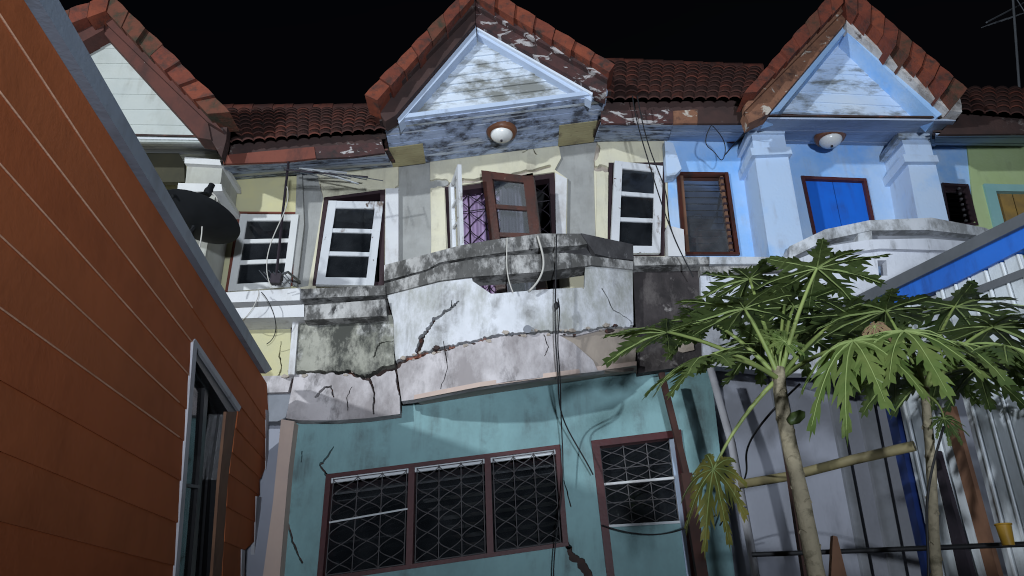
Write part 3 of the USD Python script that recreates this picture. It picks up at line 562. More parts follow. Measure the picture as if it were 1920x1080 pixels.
obj('balcony_core', solid(par.intersection(Polygon([(700, 556), (886, 528), (921, 552), (1096, 541), (1200, 520), (1200, 760), (700, 770)])).buffer(-1.5), lambda x, y: P(x, y, yb(x) + .08), (0, .12, 0), cell=18), M['crack'], H)
obj('balcony_bare_concrete', solid(chunk.intersection(par.buffer(6)), lambda x, y: P(x, y, yb(x) + .06), (0, .05, 0), cell=18), M['tan_render'], H)
obj('drain_spout', tube([P(989, 617, yb(989) + .05), P(989, 617, yb(989) - .04)], .035, 14), M['recess'], H, smooth=40)
bot = [(776, 749), (838, 737), (900, 725), (1048, 705), (1194, 685)]
topw = [(790, 759), (838, 751), (900, 741), (1048, 719), (1194, 698)]
obj('beam_strip', solid([(1194, 686), (1250, 679), (1250, 690), (1194, 699)], 6.55, (0, .05, 0)), M['peach'], H)
obj('balcony_underside', join([prism4([P(*a, yb(a[0])), P(*b, yb(b[0])), P(*d, 6.58), P(*c, 6.58)], (0, 0, .04)) for a, b, c, d in zip(bot[:-1], bot[1:], topw[:-1], topw[1:])]), M['peach'], H)
# right of the balcony
obj('wall_ledge', solid([(1188, 480), (1256, 481), (1330, 481), (1330, 495), (1188, 498)], 6.36, (0, .6, 0)), M['mould_rail'], H)
obj('ledge_recess', solid([(1186, 494), (1312, 492), (1312, 512), (1186, 512)], 6.55, (0, .2, 0)), M['dark_rail'], H)  # dark strip paints the shade under the ledge
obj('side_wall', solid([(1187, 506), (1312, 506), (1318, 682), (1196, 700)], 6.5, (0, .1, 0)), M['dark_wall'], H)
obj('render_patch', solid([(1246, 632), (1268, 622), (1298, 624), (1302, 656), (1280, 661), (1252, 652)], 6.485, (0, .02, 0)), M['tan_render'], H)
# ground floor
GW = [(612, 890), (1050, 834), (1066, 1024), (594, 1092)]; GD = [(1108, 827), (1276, 806), (1316, 1120), (1142, 1120)]
tw = Polygon([(545, 770), (700, 770), (838, 746), (900, 736), (1048, 712), (1250, 684), (1330, 676), (1385, 1140), (500, 1140)]).difference(Polygon(GW)).difference(Polygon(GD))
tcr = unary_union([crackline([(626, 838), (610, 860), (600, 872), (614, 892)], (1.2, 2.4), 1, 51), crackline([(540, 985), (548, 1015), (566, 1055)], (1.5, 2.2), 1, 52), crackline([(566, 846), (565, 866)], (1, 1), .7, 53),
                   crackline([(1062, 1020), (1072, 1040), (1092, 1058), (1106, 1080), (1110, 1110)], (5, 8), 2.5, 54), crackline([(1058, 900), (1070, 950)], (.9, 1.2), 1, 55)])
obj('ground_floor_wall', solid(tw.difference(tcr), 6.6, (0, .14, 0)), M['teal'], H)
obj('ground_floor_wall_core', solid(tw.buffer(-6), 6.64, (0, .06, 0)), M['crack'], H)
obj('pilaster', solid([(527, 786), (552, 790), (541, 880), (520, 1130), (486, 1130), (512, 940)], 6.46, (0, .3, 0)), M['peach'], H)
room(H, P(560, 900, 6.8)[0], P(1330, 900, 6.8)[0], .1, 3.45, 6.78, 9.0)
B = quad(6.6, *GW)
fr = frame4(H, 'ground_window_frame', B, .022, .04, .02, .15, M['maroon'])
for u in (.362, .686): obj('mullion', member(B, u - .013, .04, u + .013, .96, .016, .13), M['maroon'], fr)
for u0, u1 in ((.022, .349), (.375, .673), (.699, .978)):
    obj('transom_strip', member(B, u0, .04, u1, .085, -.01, .03), M['soffit_white'], fr)
    for k in range(9):
        v0 = .09 + .87 * k / 9; v1 = v0 + .87 / 9 * 1.12
        obj('louvre_pane', prism4([B(u0, v0, -.11), B(u1, v0, -.11), B(u1, v1, -.06), B(u0, v1, -.06)], -B.n * .006), M['glass'], fr)
    grille(fr, B, u0 + .01, u1 - .008, .05, .96, 3, 2.5, .0042, M['grille'], .0, rows=(.06, .95))
obj('transom_strip', tube([B(.03, .47, .012), B(.35, .44, .012)], .008, 6), M['soffit_white'], fr)
B = quad(6.6, *GD)
fr = frame4(H, 'door_frame', B, .085, .045, .02, .14, M['maroon'], bottom=False)
obj('door_edge', member(B, .87, .045, .915, 1, -.01, .05), M['blue_trim'], fr)
obj('door_panel', member(B, .085, .575, .87, 1, -.02, .04), M['teal'], fr, label='teal lower door panel')
obj('door_rail', member(B, .085, .56, .87, .575, -.005, .06), M['soffit_white'], fr)
obj('door_rail', member(B, .085, .29, .87, .305, -.005, .03), M['white_trim'], fr)
obj('pane', member(B, .085, .045, .87, .56, -.09, .005), M['glass'], fr)
grille(fr, B, .095, .865, .05, .56, 3, 3, .0042, M['grille'], -.03, rows=(.2, .42))
# curtains behind the middle window
def cloth(x0, x1, y0, y1, Y, waves, amp, skew=0):
    n = 60; v = []
    for t in np.linspace(0, 1, n):
        for s, yy in ((0, y0), (1, y1)):
            p = P(x0 + (x1 - x0) * t + skew * s, yy, Y + amp * math.sin(t * waves * 2 * math.pi + .6 * math.sin(9 * t)))
            v.append(p)
    f = []
    for i in range(n - 1): f += [[2 * i, 2 * i + 2, 2 * i + 3], [2 * i, 2 * i + 3, 2 * i + 1]]
    v = np.array(v); f = np.array(f)
    return np.vstack([v, v + (0, .004, 0)]), np.vstack([f, f[:, ::-1] + len(v)])
tag(obj('curtain', cloth(842, 940, 345, 600, 7.24, 7, .022, 8), M['curtain'], smooth=True), 'lilac curtain behind the iron grille of the middle upper window', 'curtain')
tag(obj('curtain', cloth(935, 1000, 330, 600, 7.09, 6, .02, 12), M['curtain_brown'], smooth=True), 'dull mauve curtain behind the loose red brown window leaf', 'curtain')

# ------------------------------------------------------------------ ceiling lamps
def ceiling_lamp(c, label, tilt=0):
    t = thing('ceiling_lamp', c, label, 'lamp', None)
    ring = lathe([(0, 0), (.165, 0), (.165, -.025), (.15, -.05), (.12, -.058), (.12, -.04), (0, -.04)], 32)
    dom = lathe([(.119, -.045), (.118, -.07), (.10, -.10), (.06, -.122), (.018, -.13), (.0, -.13)], 32)
    kn = lathe([(0, -.128), (.013, -.13), (.013, -.146), (0, -.15)], 12)
    for n, m, q, s in (('lamp_ring', ring, 'lamp_ring', 40), ('lamp_shade', dom, 'lamp_glass', True), ('finial', kn, 'iron_dark', True)):
        obj(n, (m[0] + np.array(c), m[1]), M[q], t, smooth=s)
c = SOF(.52, .45) - (0, 0, .006)
ceiling_lamp(c, 'round ceiling lamp with brown ring under the weathered blue-grey soffit of the cracked house')

# ------------------------------------------------------------------ the blue house (right)
H = thing('blue_house', (4, 7, 0), 'pale blue row house with square columns, strong blue door and bowed white balcony', 'house')
TB = [M['tile_b'], M['tile_a'], M['tile_b'], M['tile_c']]
rake_tiles(H, ((1396, 174), (1580, -36)), ((1418, 172), (1582, 4)), 8, 5.85, TB)
rake_tiles(H, ((1813, 167), (1582, -36)), ((1800, 184), (1584, 3)), 9, 5.85, TB)
for o, i in ((((1402, 176), (1582, -28)), ((1416, 178), (1583, 3))), (((1808, 170), (1582, -28)), ((1800, 184), (1583, 3)))):
    obj('roof_slope', solid([o[0], o[1], i[1], i[0]], 6.16, (0, 3.4, 0)), M['tile_dark'], H)
band(H, 'bargeboard', ((1418, 172), (1583, 4)), ((1396, 208), (1584, 18)), 5.95, .08, M['fascia_orange'], end=[(1395, 198)])
band(H, 'bargeboard', ((1396, 208), (1584, 18)), ((1440, 214), (1585, 42)), 6.0, .16, M['fascia_orange'], 'peeling brown inner bargeboard', end=[(1404, 231)])
band(H, 'bargeboard', ((1800, 184), (1584, 3)), ((1803, 196), (1585, 17)), 5.95, .08, M['white_board'])
band(H, 'bargeboard', ((1803, 196), (1585, 17)), ((1779, 207), (1587, 42)), 6.0, .16, M['white_board'], 'dirty white inner bargeboard', end=[(1804, 210)])
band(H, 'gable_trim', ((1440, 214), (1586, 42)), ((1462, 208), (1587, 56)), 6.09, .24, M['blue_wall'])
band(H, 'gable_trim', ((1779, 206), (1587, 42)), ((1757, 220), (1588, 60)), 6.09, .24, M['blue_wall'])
siding(H, ((1587, 48), (1462, 206), (1764, 222)), 9, 6.32, [M['blue_siding']], lap=.012)
SB = soffit(H, P(1412, 222, 6.13), P(1792, 226, 6.13), P(1752, 275, YW), P(1398, 268, YW), 7, [M['soffit_pale']], gap=.03)
soffit(H, P(1263, 232, 6.29), P(1408, 232, 6.29), P(1378, 267, YW), P(1253, 264, YW), 7, [M['soffit_pale']])
roof_tiles(H, P(1795, 212, 6.22), P(1990, 224, 6.22), P(1990, 168, 9.2), P(1788, 168, 9.2), 8, 6, [M['tile_dark'], M['tile_dark2']])
obj('eave_fascia', solid([(1796, 213), (1960, 226), (1960, 250), (1760, 252)], 6.26, (0, .03, 0)), M['fascia_dark'], H)
soffit(H, P(1755, 252, 6.29), P(1960, 250, 6.29), P(1960, 275, YW), P(1752, 272, YW), 4, [M['soffit_pale']])
LV1 = [(1267, 325), (1364, 326), (1386, 480), (1279, 480)]; DR = [(1501, 331), (1623, 336), (1650, 470), (1530, 470)]; LV2 = [(1764, 345), (1813, 348), (1832, 425), (1777, 425)]
bw_ = Polygon([(1250, 252), (1822, 256), (1850, 620), (1259, 620)])
for q in (LV1, DR, LV2): bw_ = bw_.difference(Polygon(q))
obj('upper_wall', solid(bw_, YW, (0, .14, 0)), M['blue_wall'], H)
obj('wall_bracket', join([solid([(1246, 264), (1262, 268), (1278, 316), (1266, 328), (1250, 330)], 6.86, (0, .13, 0))]), M['blue_siding'], H)
obj('wall_block', solid([(1251, 422), (1282, 430), (1285, 480), (1253, 480)], 6.84, (0, .15, 0)), M['white_trim'], H)
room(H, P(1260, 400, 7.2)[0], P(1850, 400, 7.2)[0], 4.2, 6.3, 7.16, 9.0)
B = quad(YW, *LV1)
fr = frame4(H, 'louvre_window', B, .07, .03, .035, .14, M['brown_wood'])
obj('louvre_channel', member(B, .845, .04, .895, .99, .02, .05), M['wood_post'], fr)
obj('louvre_channel', member(B, .07, .04, .13, .99, .02, .05), M['wood_post'], fr)
for k in range(12):
    v0 = .04 + .95 * k / 12; v1 = v0 + .95 / 12 * 1.15
    obj('louvre_pane', prism4([B(.10, v0, -.024), B(.86, v0, -.024), B(.86, v1, -.013), B(.10, v1, -.013)], -B.n * .006), M['louvre'], fr)
    obj('louvre_clip', member(B, .835, v0 + .02, .905, v0 + .045, .03, .03), M['dark_frame'], fr)
B = quad(YW, *LV2)
fr = frame4(H, 'louvre_window', B, .07, .06, .03, .14, M['dark_frame'])
for k in range(7):
    v0 = .06 + .9 * k / 7; v1 = v0 + .9 / 7 * 1.1
    obj('louvre_pane', prism4([B(.07, v0, -.05), B(.93, v0, -.05), B(.93, v1, .0), B(.07, v1, .0)], -B.n * .006), M['glass'], fr)
    obj('louvre_clip', member(B, .6, v0 + .02, .68, v0 + .06, .02, .02), M['grille'], fr)
B = quad(YW, *DR)
fr = frame4(H, 'balcony_door', B, .05, .04, .02, .14, M['maroon'], bottom=False)
for u0, u1 in ((.05, .495), (.505, .95)): obj('door_leaf', member(B, u0, .04, u1, 1, -.03, .04), M['blue_door'], fr)
for body, rg in (([(1408, 243), (1469, 243), (1476, 283), (1522, 540), (1452, 540), (1414, 285)], [(1407, 277), (1482, 275), (1486, 288), (1410, 291)]), ([(1688, 252), (1741, 253), (1752, 298), (1808, 540), (1745, 540), (1700, 295)], [(1693, 289), (1757, 291), (1761, 303), (1697, 303)])):
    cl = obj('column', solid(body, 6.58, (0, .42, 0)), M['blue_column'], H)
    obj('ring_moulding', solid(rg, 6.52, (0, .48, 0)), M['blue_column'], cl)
    t0, t1 = body[0], body[1]
    obj('capital', solid([(t0[0] - 4, t0[1] - 6), (t1[0] + 2, t1[1] - 6), (t1[0] + 3, t1[1] + 6), (t0[0] - 3, t0[1] + 6)], 6.54, (0, .46, 0)), M['blue_siding'], cl)
def yb2(px): return 5.92 + .46 * min(1.3, abs((px - 1700) / 215)) ** 2
obj('balcony_top_rail', solid([(1480, 462), (1547, 430), (1630, 413), (1747, 408), (1847, 427), (1910, 455), (1910, 478), (1830, 441), (1740, 431), (1633, 432), (1550, 450), (1480, 485)], lambda x, y: P(x, y, yb2(x)), (0, .17, 0), cell=14), M['blue_rail'], H)
obj('balcony_lower_rail', solid([(1480, 492), (1560, 460), (1633, 449), (1740, 447), (1830, 454), (1910, 484), (1910, 500), (1800, 470), (1650, 466), (1560, 478), (1480, 512)], lambda x, y: P(x, y, yb2(x) - .03), (0, .2, 0), cell=14), M['blue_parapet'], H)
obj('rail_recess', solid([(1484, 470), (1550, 440), (1633, 422), (1740, 420), (1840, 432), (1900, 460), (1900, 490), (1800, 462), (1650, 458), (1560, 470), (1484, 503)], lambda x, y: P(x, y, yb2(x) + .1), (0, .05, 0), cell=20), M['recess'], H)
obj('rail_block', solid([(1608, 428), (1634, 426), (1636, 455), (1610, 458)], lambda x, y: P(x, y, yb2(x) + .01), (0, .12, 0)), M['blue_rail'], H)
pb = Polygon([(1480, 508), (1560, 476), (1650, 470), (1800, 474), (1910, 498), (1915, 700), (1470, 700)])
obj('balcony_parapet', solid(pb.difference(Polygon([(1645, 488), (1662, 488), (1664, 517), (1648, 517)])), lambda x, y: P(x, y, yb2(x) + .02), (0, .12, 0), cell=16), M['blue_parapet'], H)
obj('balcony_core', solid([(1500, 520), (1880, 510), (1880, 690), (1500, 690)], 6.6, (0, .3, 0)), M['blue_steel'], H)
obj('side_parapet', solid([(1313, 512), (1480, 505), (1478, 700), (1319, 684)], 6.45, (0, .12, 0)), M['blue_parapet'], H)
obj('wall_ledge', solid([(1330.5, 481), (1490, 482), (1490, 494), (1330.5, 495)], 6.36, (0, .6, 0)), M['blue_rail'], H)
obj('wall_ledge', solid([(1313, 500), (1488, 498), (1488, 508), (1313, 513)], 6.40, (0, .3, 0)), M['mould_rail'], H)
gw = [(1318, 686), (1480, 690), (1900, 690), (2040, 1140), (1386, 1140)]
obj('ground_floor_wall', solid(gw, 6.75, (0, .14, 0)), M['grey_wall'], H)
for x0, x1 in ((1440, 1462), (1545, 1560), (1598, 1625)):
    obj('wall_band', solid([(x0, 690), (x1, 690), (x1 + .19 * 440, 1130), (x0 + .19 * 440, 1130)], 6.70, (0, .05, 0)), M['recess'], H)  # darker upright bands on the grey wall
ceiling_lamp(SB(.42, .62) - (0, 0, .004), 'round ceiling lamp with brown ring under the smooth pale blue soffit')

# ------------------------------------------------------------------ the green house (far right)
H = thing('green_house', (6, 7, 0), 'lime green row house with aqua window, partly hidden at the right edge', 'house')
WG = [(1842, 347), (1990, 350), (2030, 470), (1872, 470)]
obj('upper_wall', solid(Polygon([(1812, 257), (2060, 258), (2100, 640), (1851, 640)]).difference(Polygon(WG)), YW - .02, (0, .16, 0)), M['green_wall'], H)
B = quad(YW - .02, *WG); fr = frame4(H, 'window_frame', B, .13, .11, .03, .14, M['aqua'])
for k in range(3): obj('pane', member(B, .13 + .74 * k / 3 + .008, .11, .13 + .74 * (k + 1) / 3 - .008, .89, -.03, .01), M['amber'], fr)
room(H, P(1850, 400, 7.2)[0], P(2080, 400, 7.2)[0], 4.2, 6.3, 7.16, 9.0)
obj('side_wall', solid([(1830, 630), (2100, 630), (2200, 1140), (1960, 1140)], 6.8, (0, .1, 0)), M['grey_wall'], H)
A = thing('roof_antenna', P(1890, 40, 9.0), 'dim many-armed television antenna against the night sky at top right', 'antenna')
obj('mast', tube([P(1912, 175, 9.0), P(1898, -20, 9.0)], .018, 8), M['flashing'], A)
obj('boom', tube([P(1850, 42, 8.8), P(1930, 0, 9.3)], .014, 6), M['flashing'], A)
for k in range(7):
    c = lerp((1850, 44), (1925, 2), k / 6)
    obj('antenna_rod', tube([P(c[0] - 12, c[1] - 20, 9.0), P(c[0] + 14, c[1] + 22, 9.0)] if k > 4 else [P(c[0] - 10, c[1] + 8 + k * 3, 9.0), P(c[0] + 26, c[1] - 6 + k * 3, 9.0)], .008, 5), M['flashing'], A)

# ------------------------------------------------------------------ the yellow house (left)
H = thing('yellow_house', (-3.6, 7, 0), 'pale yellow row house with white gable and white-framed window, half behind the brown building', 'house')
rake_tiles(H, ((430, 210), (208, -10)), ((390, 213), (200, 22)), 7, 5.85, TB)
rake_tiles(H, ((-20, 68), (206, -8)), ((-14, 92), (199, 20)), 6, 5.85, TB)
for o, i in ((((424, 210), (206, -4)), ((392, 216), (200, 24))), (((-18, 70), (206, -4)), ((-12, 94), (200, 24)))):
    obj('roof_slope', solid([o[0], o[1], i[1], i[0]], 6.16, (0, 3.4, 0)), M['tile_dark'], H)
band(H, 'bargeboard', ((390, 213), (200, 22)), ((389, 228), (199, 44)), 5.95, .08, M['fascia_maroon'], end=[(416, 244)])
band(H, 'bargeboard', ((389, 227), (199, 44)), ((372, 258), (196, 64)), 6.0, .18, M['fascia_maroon'], end=[(396, 262)])
band(H, 'bargeboard', ((-14, 92), (199, 20)), ((-10, 170), (194, 56)), 5.97, .2, M['fascia_maroon'])
obj('bargeboard_end', solid([(389, 214), (428, 212), (424, 262), (415, 296), (396, 262)], 6.02, (0, .1, 0)), M['fascia_dark'], H)
siding(H, ((194, 62), (-160, 258), (380, 264)), 7, 6.15, [M['pale_gable']], lap=.008, name='gable_panel')
for k in range(3):
    a, b = (60 + 2 * k, 124 + 9 * k), (190, 58 + 9 * k)
    obj('gable_trim', solid([a, b, (b[0], b[1] + 8), (a[0], a[1] + 8)], 6.12 + .03 * k, (0, .1 - .03 * k, 0)), M['soffit_white'], H)
soffit(H, P(90, 256, 6.13), P(388, 262, 6.13), P(424, 306, YW), P(120, 306, YW), 7, [M['soffit_white']], gap=.16)
obj('arched_panel', solid([(200, 268), (300, 270), (318, 274), (334, 286), (345, 305), (346, 341), (200, 341)], 6.62, (0, .06, 0)), mat('dark_olive_panel', (.055, .05, .03), (.04, .038, .025)), H)
WY = [(447, 398), (566, 399), (549, 536), (423, 548)]
obj('upper_wall', solid(Polygon([(150, 300), (420, 303), (442, 330), (556, 330), (556, 545), (548, 720), (150, 720)]).difference(Polygon(WY)), YW, (0, .14, 0)), M['olive_cream'], H)
room(H, P(200, 400, 7.2)[0], P(554, 400, 7.2)[0], 4.2, 6.3, 7.16, 9.0)
obj('party_pier', solid([(556.5, 326), (566, 326), (570, 420), (556.5, 536), (549, 536)], 6.97, (0, .16, 0)), M['grey_plaster'], H)
B = quad(YW, *WY); frame4(H, 'window_frame', B, .06, .025, .02, .14, M['fascia_red'])
BY = bil(P(451, 401, 6.95), P(560, 402, 6.95), P(543, 538, 6.95), P(427, 546, 6.95)); sash(H, 'window_leaf', BY, 3, .12, .085, M['white_sash2'], M['glass'], mid=.05)
obj('wall_slab', solid([(395, 550), (563, 540), (563, 563), (395, 568)], 6.32, (0, .64, 0)), M['white_trim'], H)
obj('wall_slab', solid([(400, 580), (570, 571), (570, 594), (400, 598)], 6.27, (0, .4, 0)), M['white_trim'], H)
obj('slab_recess', solid([(395, 560), (566, 556), (566, 580), (395, 588)], 6.5, (0, .1, 0)), M['soffit_yellow'], H)
lowy = Polygon([(395, 592), (552, 590), (549, 715), (395, 715)]).difference(crackline([(527, 640), (524, 668), (528, 690), (522, 706)], (.8, 2.0), 1.2, 61))
obj('slab_front', solid(lowy, 6.55, (0, .1, 0)), M['olive_cream'], H)
obj('slab_core', solid([(420, 600), (548, 598), (545, 760), (420, 760)], 6.62, (0, .1, 0)), M['crack'], H)
obj('corner_trim', solid([(549, 598), (560, 598), (552, 702), (540, 702)], 6.40, (0, .2, 0)), M['white_trim'], H)
obj('slab_front', solid([(430, 706), (548, 704), (540, 735), (430, 738)], 6.5, (0, .2, 0)), M['lower_white'], H)
obj('beam_end', solid([(430, 742), (548, 736), (535, 784), (520, 790), (430, 790)], 6.55, (0, .2, 0)), M['recess'], H)
obj('ground_floor_wall', solid([(330, 730), (552, 730), (500, 1140), (280, 1140)], 6.7, (0, .1, 0)), M['grey_wall'], H)
obj('pillar', solid([(352, 296), (418, 302), (414, 340), (404, 365), (372, 560), (300, 560), (338, 365), (348, 340)], 6.5, (0, .46, 0)), M['pillar_paint'], H)
obj('pillar_capital', solid([(346, 294), (420, 300), (420, 310), (346, 306)], 6.44, (0, .54, 0)), M['white_sash2'], H)
obj('pillar_ledge', solid([(334, 343), (415, 345), (417, 358), (332, 360)], 6.42, (0, .56, 0)), M['white_sash2'], H)

# ------------------------------------------------------------------ brown timber-look building (left foreground)
NB = np.array([.987, .163, 0]); P0 = np.array([-1.1, 0, 0])
PB = PN(P0, NB)
T = thing('brown_building', (-1.6, 3, 0), 'brown clapboard building with sliding glass door in the left foreground', 'building')
tops = [((-420, -560), (500, 705)), ((-420, -590), (500, 868)), ((-420, -360), (500, 812)), ((-420, -130), (500, 870)), ((-420, 65), (500, 908)), ((-420, 285), (500, 943)), ((-420, 505), (500, 1010)), ((-420, 720), (500, 1075)), ((-420, 930), (500, 1130)), ((-420, 1130), (500, 1190)), ((-420, 1330), (500, 1260))]
def ln(a, b): return lambda x: a[1] + (b[1] - a[1]) * (x - a[0]) / (b[0] - a[0])
L_ = [ln((38, 0), (486, 700)), ln((0, 45), (330, 540)), ln((0, 187), (275, 540)), ln((0, 320), (200, 540)), ln((0, 452), (96, 540)), ln((0, 585), (340, 827)), ln((0, 718), (340, 905)), ln((0, 850), (340, 985)), ln((0, 980), (340, 1065)), ln((0, 1110), (340, 1145))]
door = Polygon([(358, 640), (444, 762), (424, 900), (398, 1300), (298, 1300), (321, 1075)])
xr = lambda y: 497 + (y - 700) * -.03
edge_right = Polygon([(-500, -900), (600, -900), (497, 690), (500, 780), (498, 870), (484, 900), (480, 1010), (456, 1030), (452, 1300), (-500, 1300)])
for k in range(len(L_) - 1):
    a, b = L_[k], L_[k + 1]
    xs = [-420, -200, 0, 200, 350, 510]
    g = Polygon([(x, a(x)) for x in xs] + [(x, max(b(x), a(x) + .5)) for x in xs[::-1]]).intersection(edge_right).buffer(0).difference(door)
    def sf(x, y, a=a, b=b):
        t = min(1, max(0, (y - a(x)) / max(b(x) - a(x), .5)))
        return PB(x, y) + NB * (.010 + .007 * t)
    for piece in polys(g):
        if piece.area > 30: obj('siding_plank', solid(piece, sf, tuple(-NB * .028)), M['plank'][k % 3], T)
# pale tubes paint in the light caught by the plank lips
for k in range(1, 6):
    a = L_[k]; x1 = 330 if k > 3 else 355
    obj('plank_highlight', join([tube([PB(x, a(x) - 1.0) + NB * .015 for x in np.linspace(-380, x1, 8)], np.linspace(.0022, .0042, 8), 5)]), M['plank_highlight'] if 'plank_highlight' in M else M.setdefault('plank_highlight', mat('pale_plank_highlight', (.62, .37, .25), (.40, .2, .12))), T)
obj('eave_flashing', solid([(-5, -68), (39, 0), (486, 700), (499, 692), (385, 512), (78, 0), (36, -66)], lambda x, y: PB(x, y) + NB * .05, tuple(-NB * .16)), M['eave_metal'], T)
fr = obj('door_trim', solid(Polygon([(354, 640), (358, 635), (446, 763), (442, 771), (361, 651), (317, 1200), (310, 1200)]), lambda x, y: PB(x, y) + NB * .024, tuple(-NB * .05)), M['pvc'], T)
obj('door_jamb', solid([(362, 652), (443, 770), (424, 900), (408, 1200), (398, 1200), (414, 900), (430, 778), (366, 676), (331, 1075), (324, 1200), (316, 1200), (322, 1075)], lambda x, y: PB(x, y) + NB * .004, tuple(-NB * .09)), M['black_alu'], T)
obj('corner_post', solid([(421, 772), (441, 772), (424, 900), (404, 1200), (386, 1200), (408, 900)], lambda x, y: PB(x, y) + NB * .012, tuple(-NB * .018)), M['wood_post'], T)
DB = lambda lift: (lambda x, y: PB(x, y) + NB * lift)
d1 = obj('door_leaf', solid(Polygon([(366, 676), (401, 728), (392, 860), (366, 1200), (318, 1200)]).difference(Polygon([(369, 690), (394, 728), (386, 858), (358, 1190), (327, 1190)])), DB(-.03), tuple(-NB * .04)), M['black_alu'], T)
obj('pane', solid([(369, 690), (394, 728), (386, 858), (358, 1190), (327, 1190)], DB(-.05), tuple(-NB * .006)), M['clear'], d1)
obj('door_bar', solid([(344, 905), (383, 910), (382, 916), (343, 911)], DB(-.022), tuple(-NB * .03)), M['grille'], d1)
d2 = obj('door_leaf', solid(Polygon([(401, 728), (431, 776), (414, 900), (398, 1200), (366, 1200), (392, 860)]).difference(Polygon([(405, 745), (425, 778), (408, 900), (388, 1190), (374, 1190), (398, 860)])), DB(-.06), tuple(-NB * .04)), M['black_alu'], T)
obj('pane', solid([(405, 745), (425, 778), (408, 900), (388, 1190), (374, 1190), (398, 860)], DB(-.08), tuple(-NB * .006)), M['clear'], d2)
for p, q, w in (((497, 768), (497, 880), 5), ((481, 930), (477, 1040), 9), ((494, 905), (486, 1040), 4), ((452, 1030), (448, 1150), 6)):
    obj('edge_strip', solid([(p[0] - w / 2, p[1]), (p[0] + w / 2, p[1] + 2), (q[0] + w / 2, q[1]), (q[0] - w / 2, q[1])], DB(.02), tuple(-NB * .03)), M['pvc'], T)
def wl(s, z, d): return P0 + np.array([-.163, .987, 0]) * s + np.array([0, 0, z]) - NB * d     # along the wall, up, into the building
obj('building_body', prism4([wl(-3.0, 0, .25), wl(5.6, 0, .25), wl(5.6, 3.12, .25), wl(-3.0, 3.12, .25)], -NB * 3.2), M['room'], T)
obj('building_roof', prism4([wl(-3.1, 3.14, .16), wl(5.7, 3.14, .16), wl(5.7, 3.14, 3.6), wl(-3.1, 3.14, 3.6)], (0, 0, .05)), M['flashing'], T)

# ------------------------------------------------------------------ white slat fence with blue frame (right)
NF = np.array([-.987, -.163, 0]); F0 = np.array([3.6, 0, 0]); PF = PN(F0, NF)
T = thing('slat_fence', (3.0, 4, 0), 'tall white slat fence in a blue steel frame with grey flashing on top', 'fence')
lf = lambda l: (lambda x, y: PF(x, y) + NF * l)
obj('top_flashing', solid([(1560, 583), (1990, 372), (1990, 396), (1560, 605)], lf(.05), tuple(-NF * .14)), M['flashing'], T)
obj('top_beam', solid([(1560, 605), (1990, 396), (1990, 434), (1780, 538), (1690, 570), (1560, 640)], lf(.02), tuple(-NF * .08)), M['blue_steel'], T)
obj('rail', solid([(1640, 612), (1990, 478), (1990, 494), (1640, 624)], lf(.015), tuple(-NF * .03)), M['flashing'], T)
obj('rail', solid([(1650, 728), (1990, 692), (1990, 708), (1650, 745)], lf(-.03), tuple(-NF * .03)), M['blue_steel'], T)
obj('post', solid([(1642, 640), (1657, 640), (1676, 733), (1742, 1060), (1752, 1120), (1738, 1120), (1730, 1060), (1657, 733)], lf(.02), tuple(-NF * .07)), M['navy_steel'], T)
def vx(x, y): return x + (x - 1000) * (y - 733) / (733 + 2429)
slats = [(1680, 1692), (1697, 1722), (1727, 1742), (1747, 1772), (1801, 1816), (1820, 1846), (1849, 1877), (1880, 1914), (1919, 1952), (1957, 1990)]
for a, b in slats:
    ytop = 470 + (1990 - (a + b) / 2) * .40
    g = [(vx(a, ytop), ytop + 4), (vx(b, ytop), ytop), (vx(b, 1130), 1130), (vx(a, 1130), 1130)]
    sl = obj('slat', solid(g, lf(-.005), tuple(-NF * .02)), M['slat'], T)
    obj('slat_flange', solid([(vx(b - 3, ytop), ytop), (vx(b, ytop), ytop), (vx(b, 1130), 1130), (vx(b - 3, 1130), 1130)], lf(.004), tuple(-NF * .012)), M['slat_edge'], sl)
W = tag(obj('timber_prop', solid([(1779, 765), (1799, 762), (vx(1801, 1130), 1130), (vx(1780, 1130), 1130)], lf(.05), tuple(-NF * .03)), M['wood_post']), 'brown timber plank standing against the white slat fence', 'plank')
tag(obj('timber_prop', solid([(1760, 850), (1771, 846), (vx(1756, 1130), 1130), (vx(1730, 1130), 1130)], lf(.05), tuple(-NF * .03)), M['iron_dark']), 'black board leaning on the white slat fence behind the papaya', 'plank')
obj('bamboo_pole', tube([P(1390, 908, 5.6), P(1480, 893, 5.2), P(1600, 862, 4.85), P(1715, 836, 4.6)], .033, 9), M['bamboo'], smooth=True)
tag(stage.GetPrimAtPath('/World/bamboo_pole'), 'thick bamboo pole lashed across behind the papaya trunk', 'pole')
obj('water_pipe', tube([P(1410, 1040, 4.6), P(1600, 1033, 4.5), P(1930, 1020, 4.0)], .014, 8), M['cable_black'], smooth=True)
tag(stage.GetPrimAtPath('/World/water_pipe'), 'thin black pipe running level across the bottom right', 'pipe')
c = P(1886, 1003, 3.9)
T = thing('plastic_cup', c, 'mustard yellow plastic cup hung on the black pipe', 'cup')
m = lathe([(0, -.05), (.028, -.05), (.036, .05), (.033, .05), (.025, -.044), (0, -.044)], 20); obj('cup_body', (m[0] + c, m[1]), M['mustard'], T, smooth=40)
m = trimesh.creation.torus(.036, .005, 20, 6); obj('cup_rim', (np.array(m.vertices) + c + (0, 0, .05), m.faces), M['mustard'], T, smooth=True)
obj('drain_pipe', tube([P(1332, 690, 6.35), P(1372, 832, 6.3), P(1412, 1050, 6.25), P(1424, 1130, 6.25)], .034, 12), M['pvc'], smooth=True)
tag(stage.GetPrimAtPath('/World/drain_pipe'), 'white plastic downpipe between the teal wall and the grey wall', 'pipe')
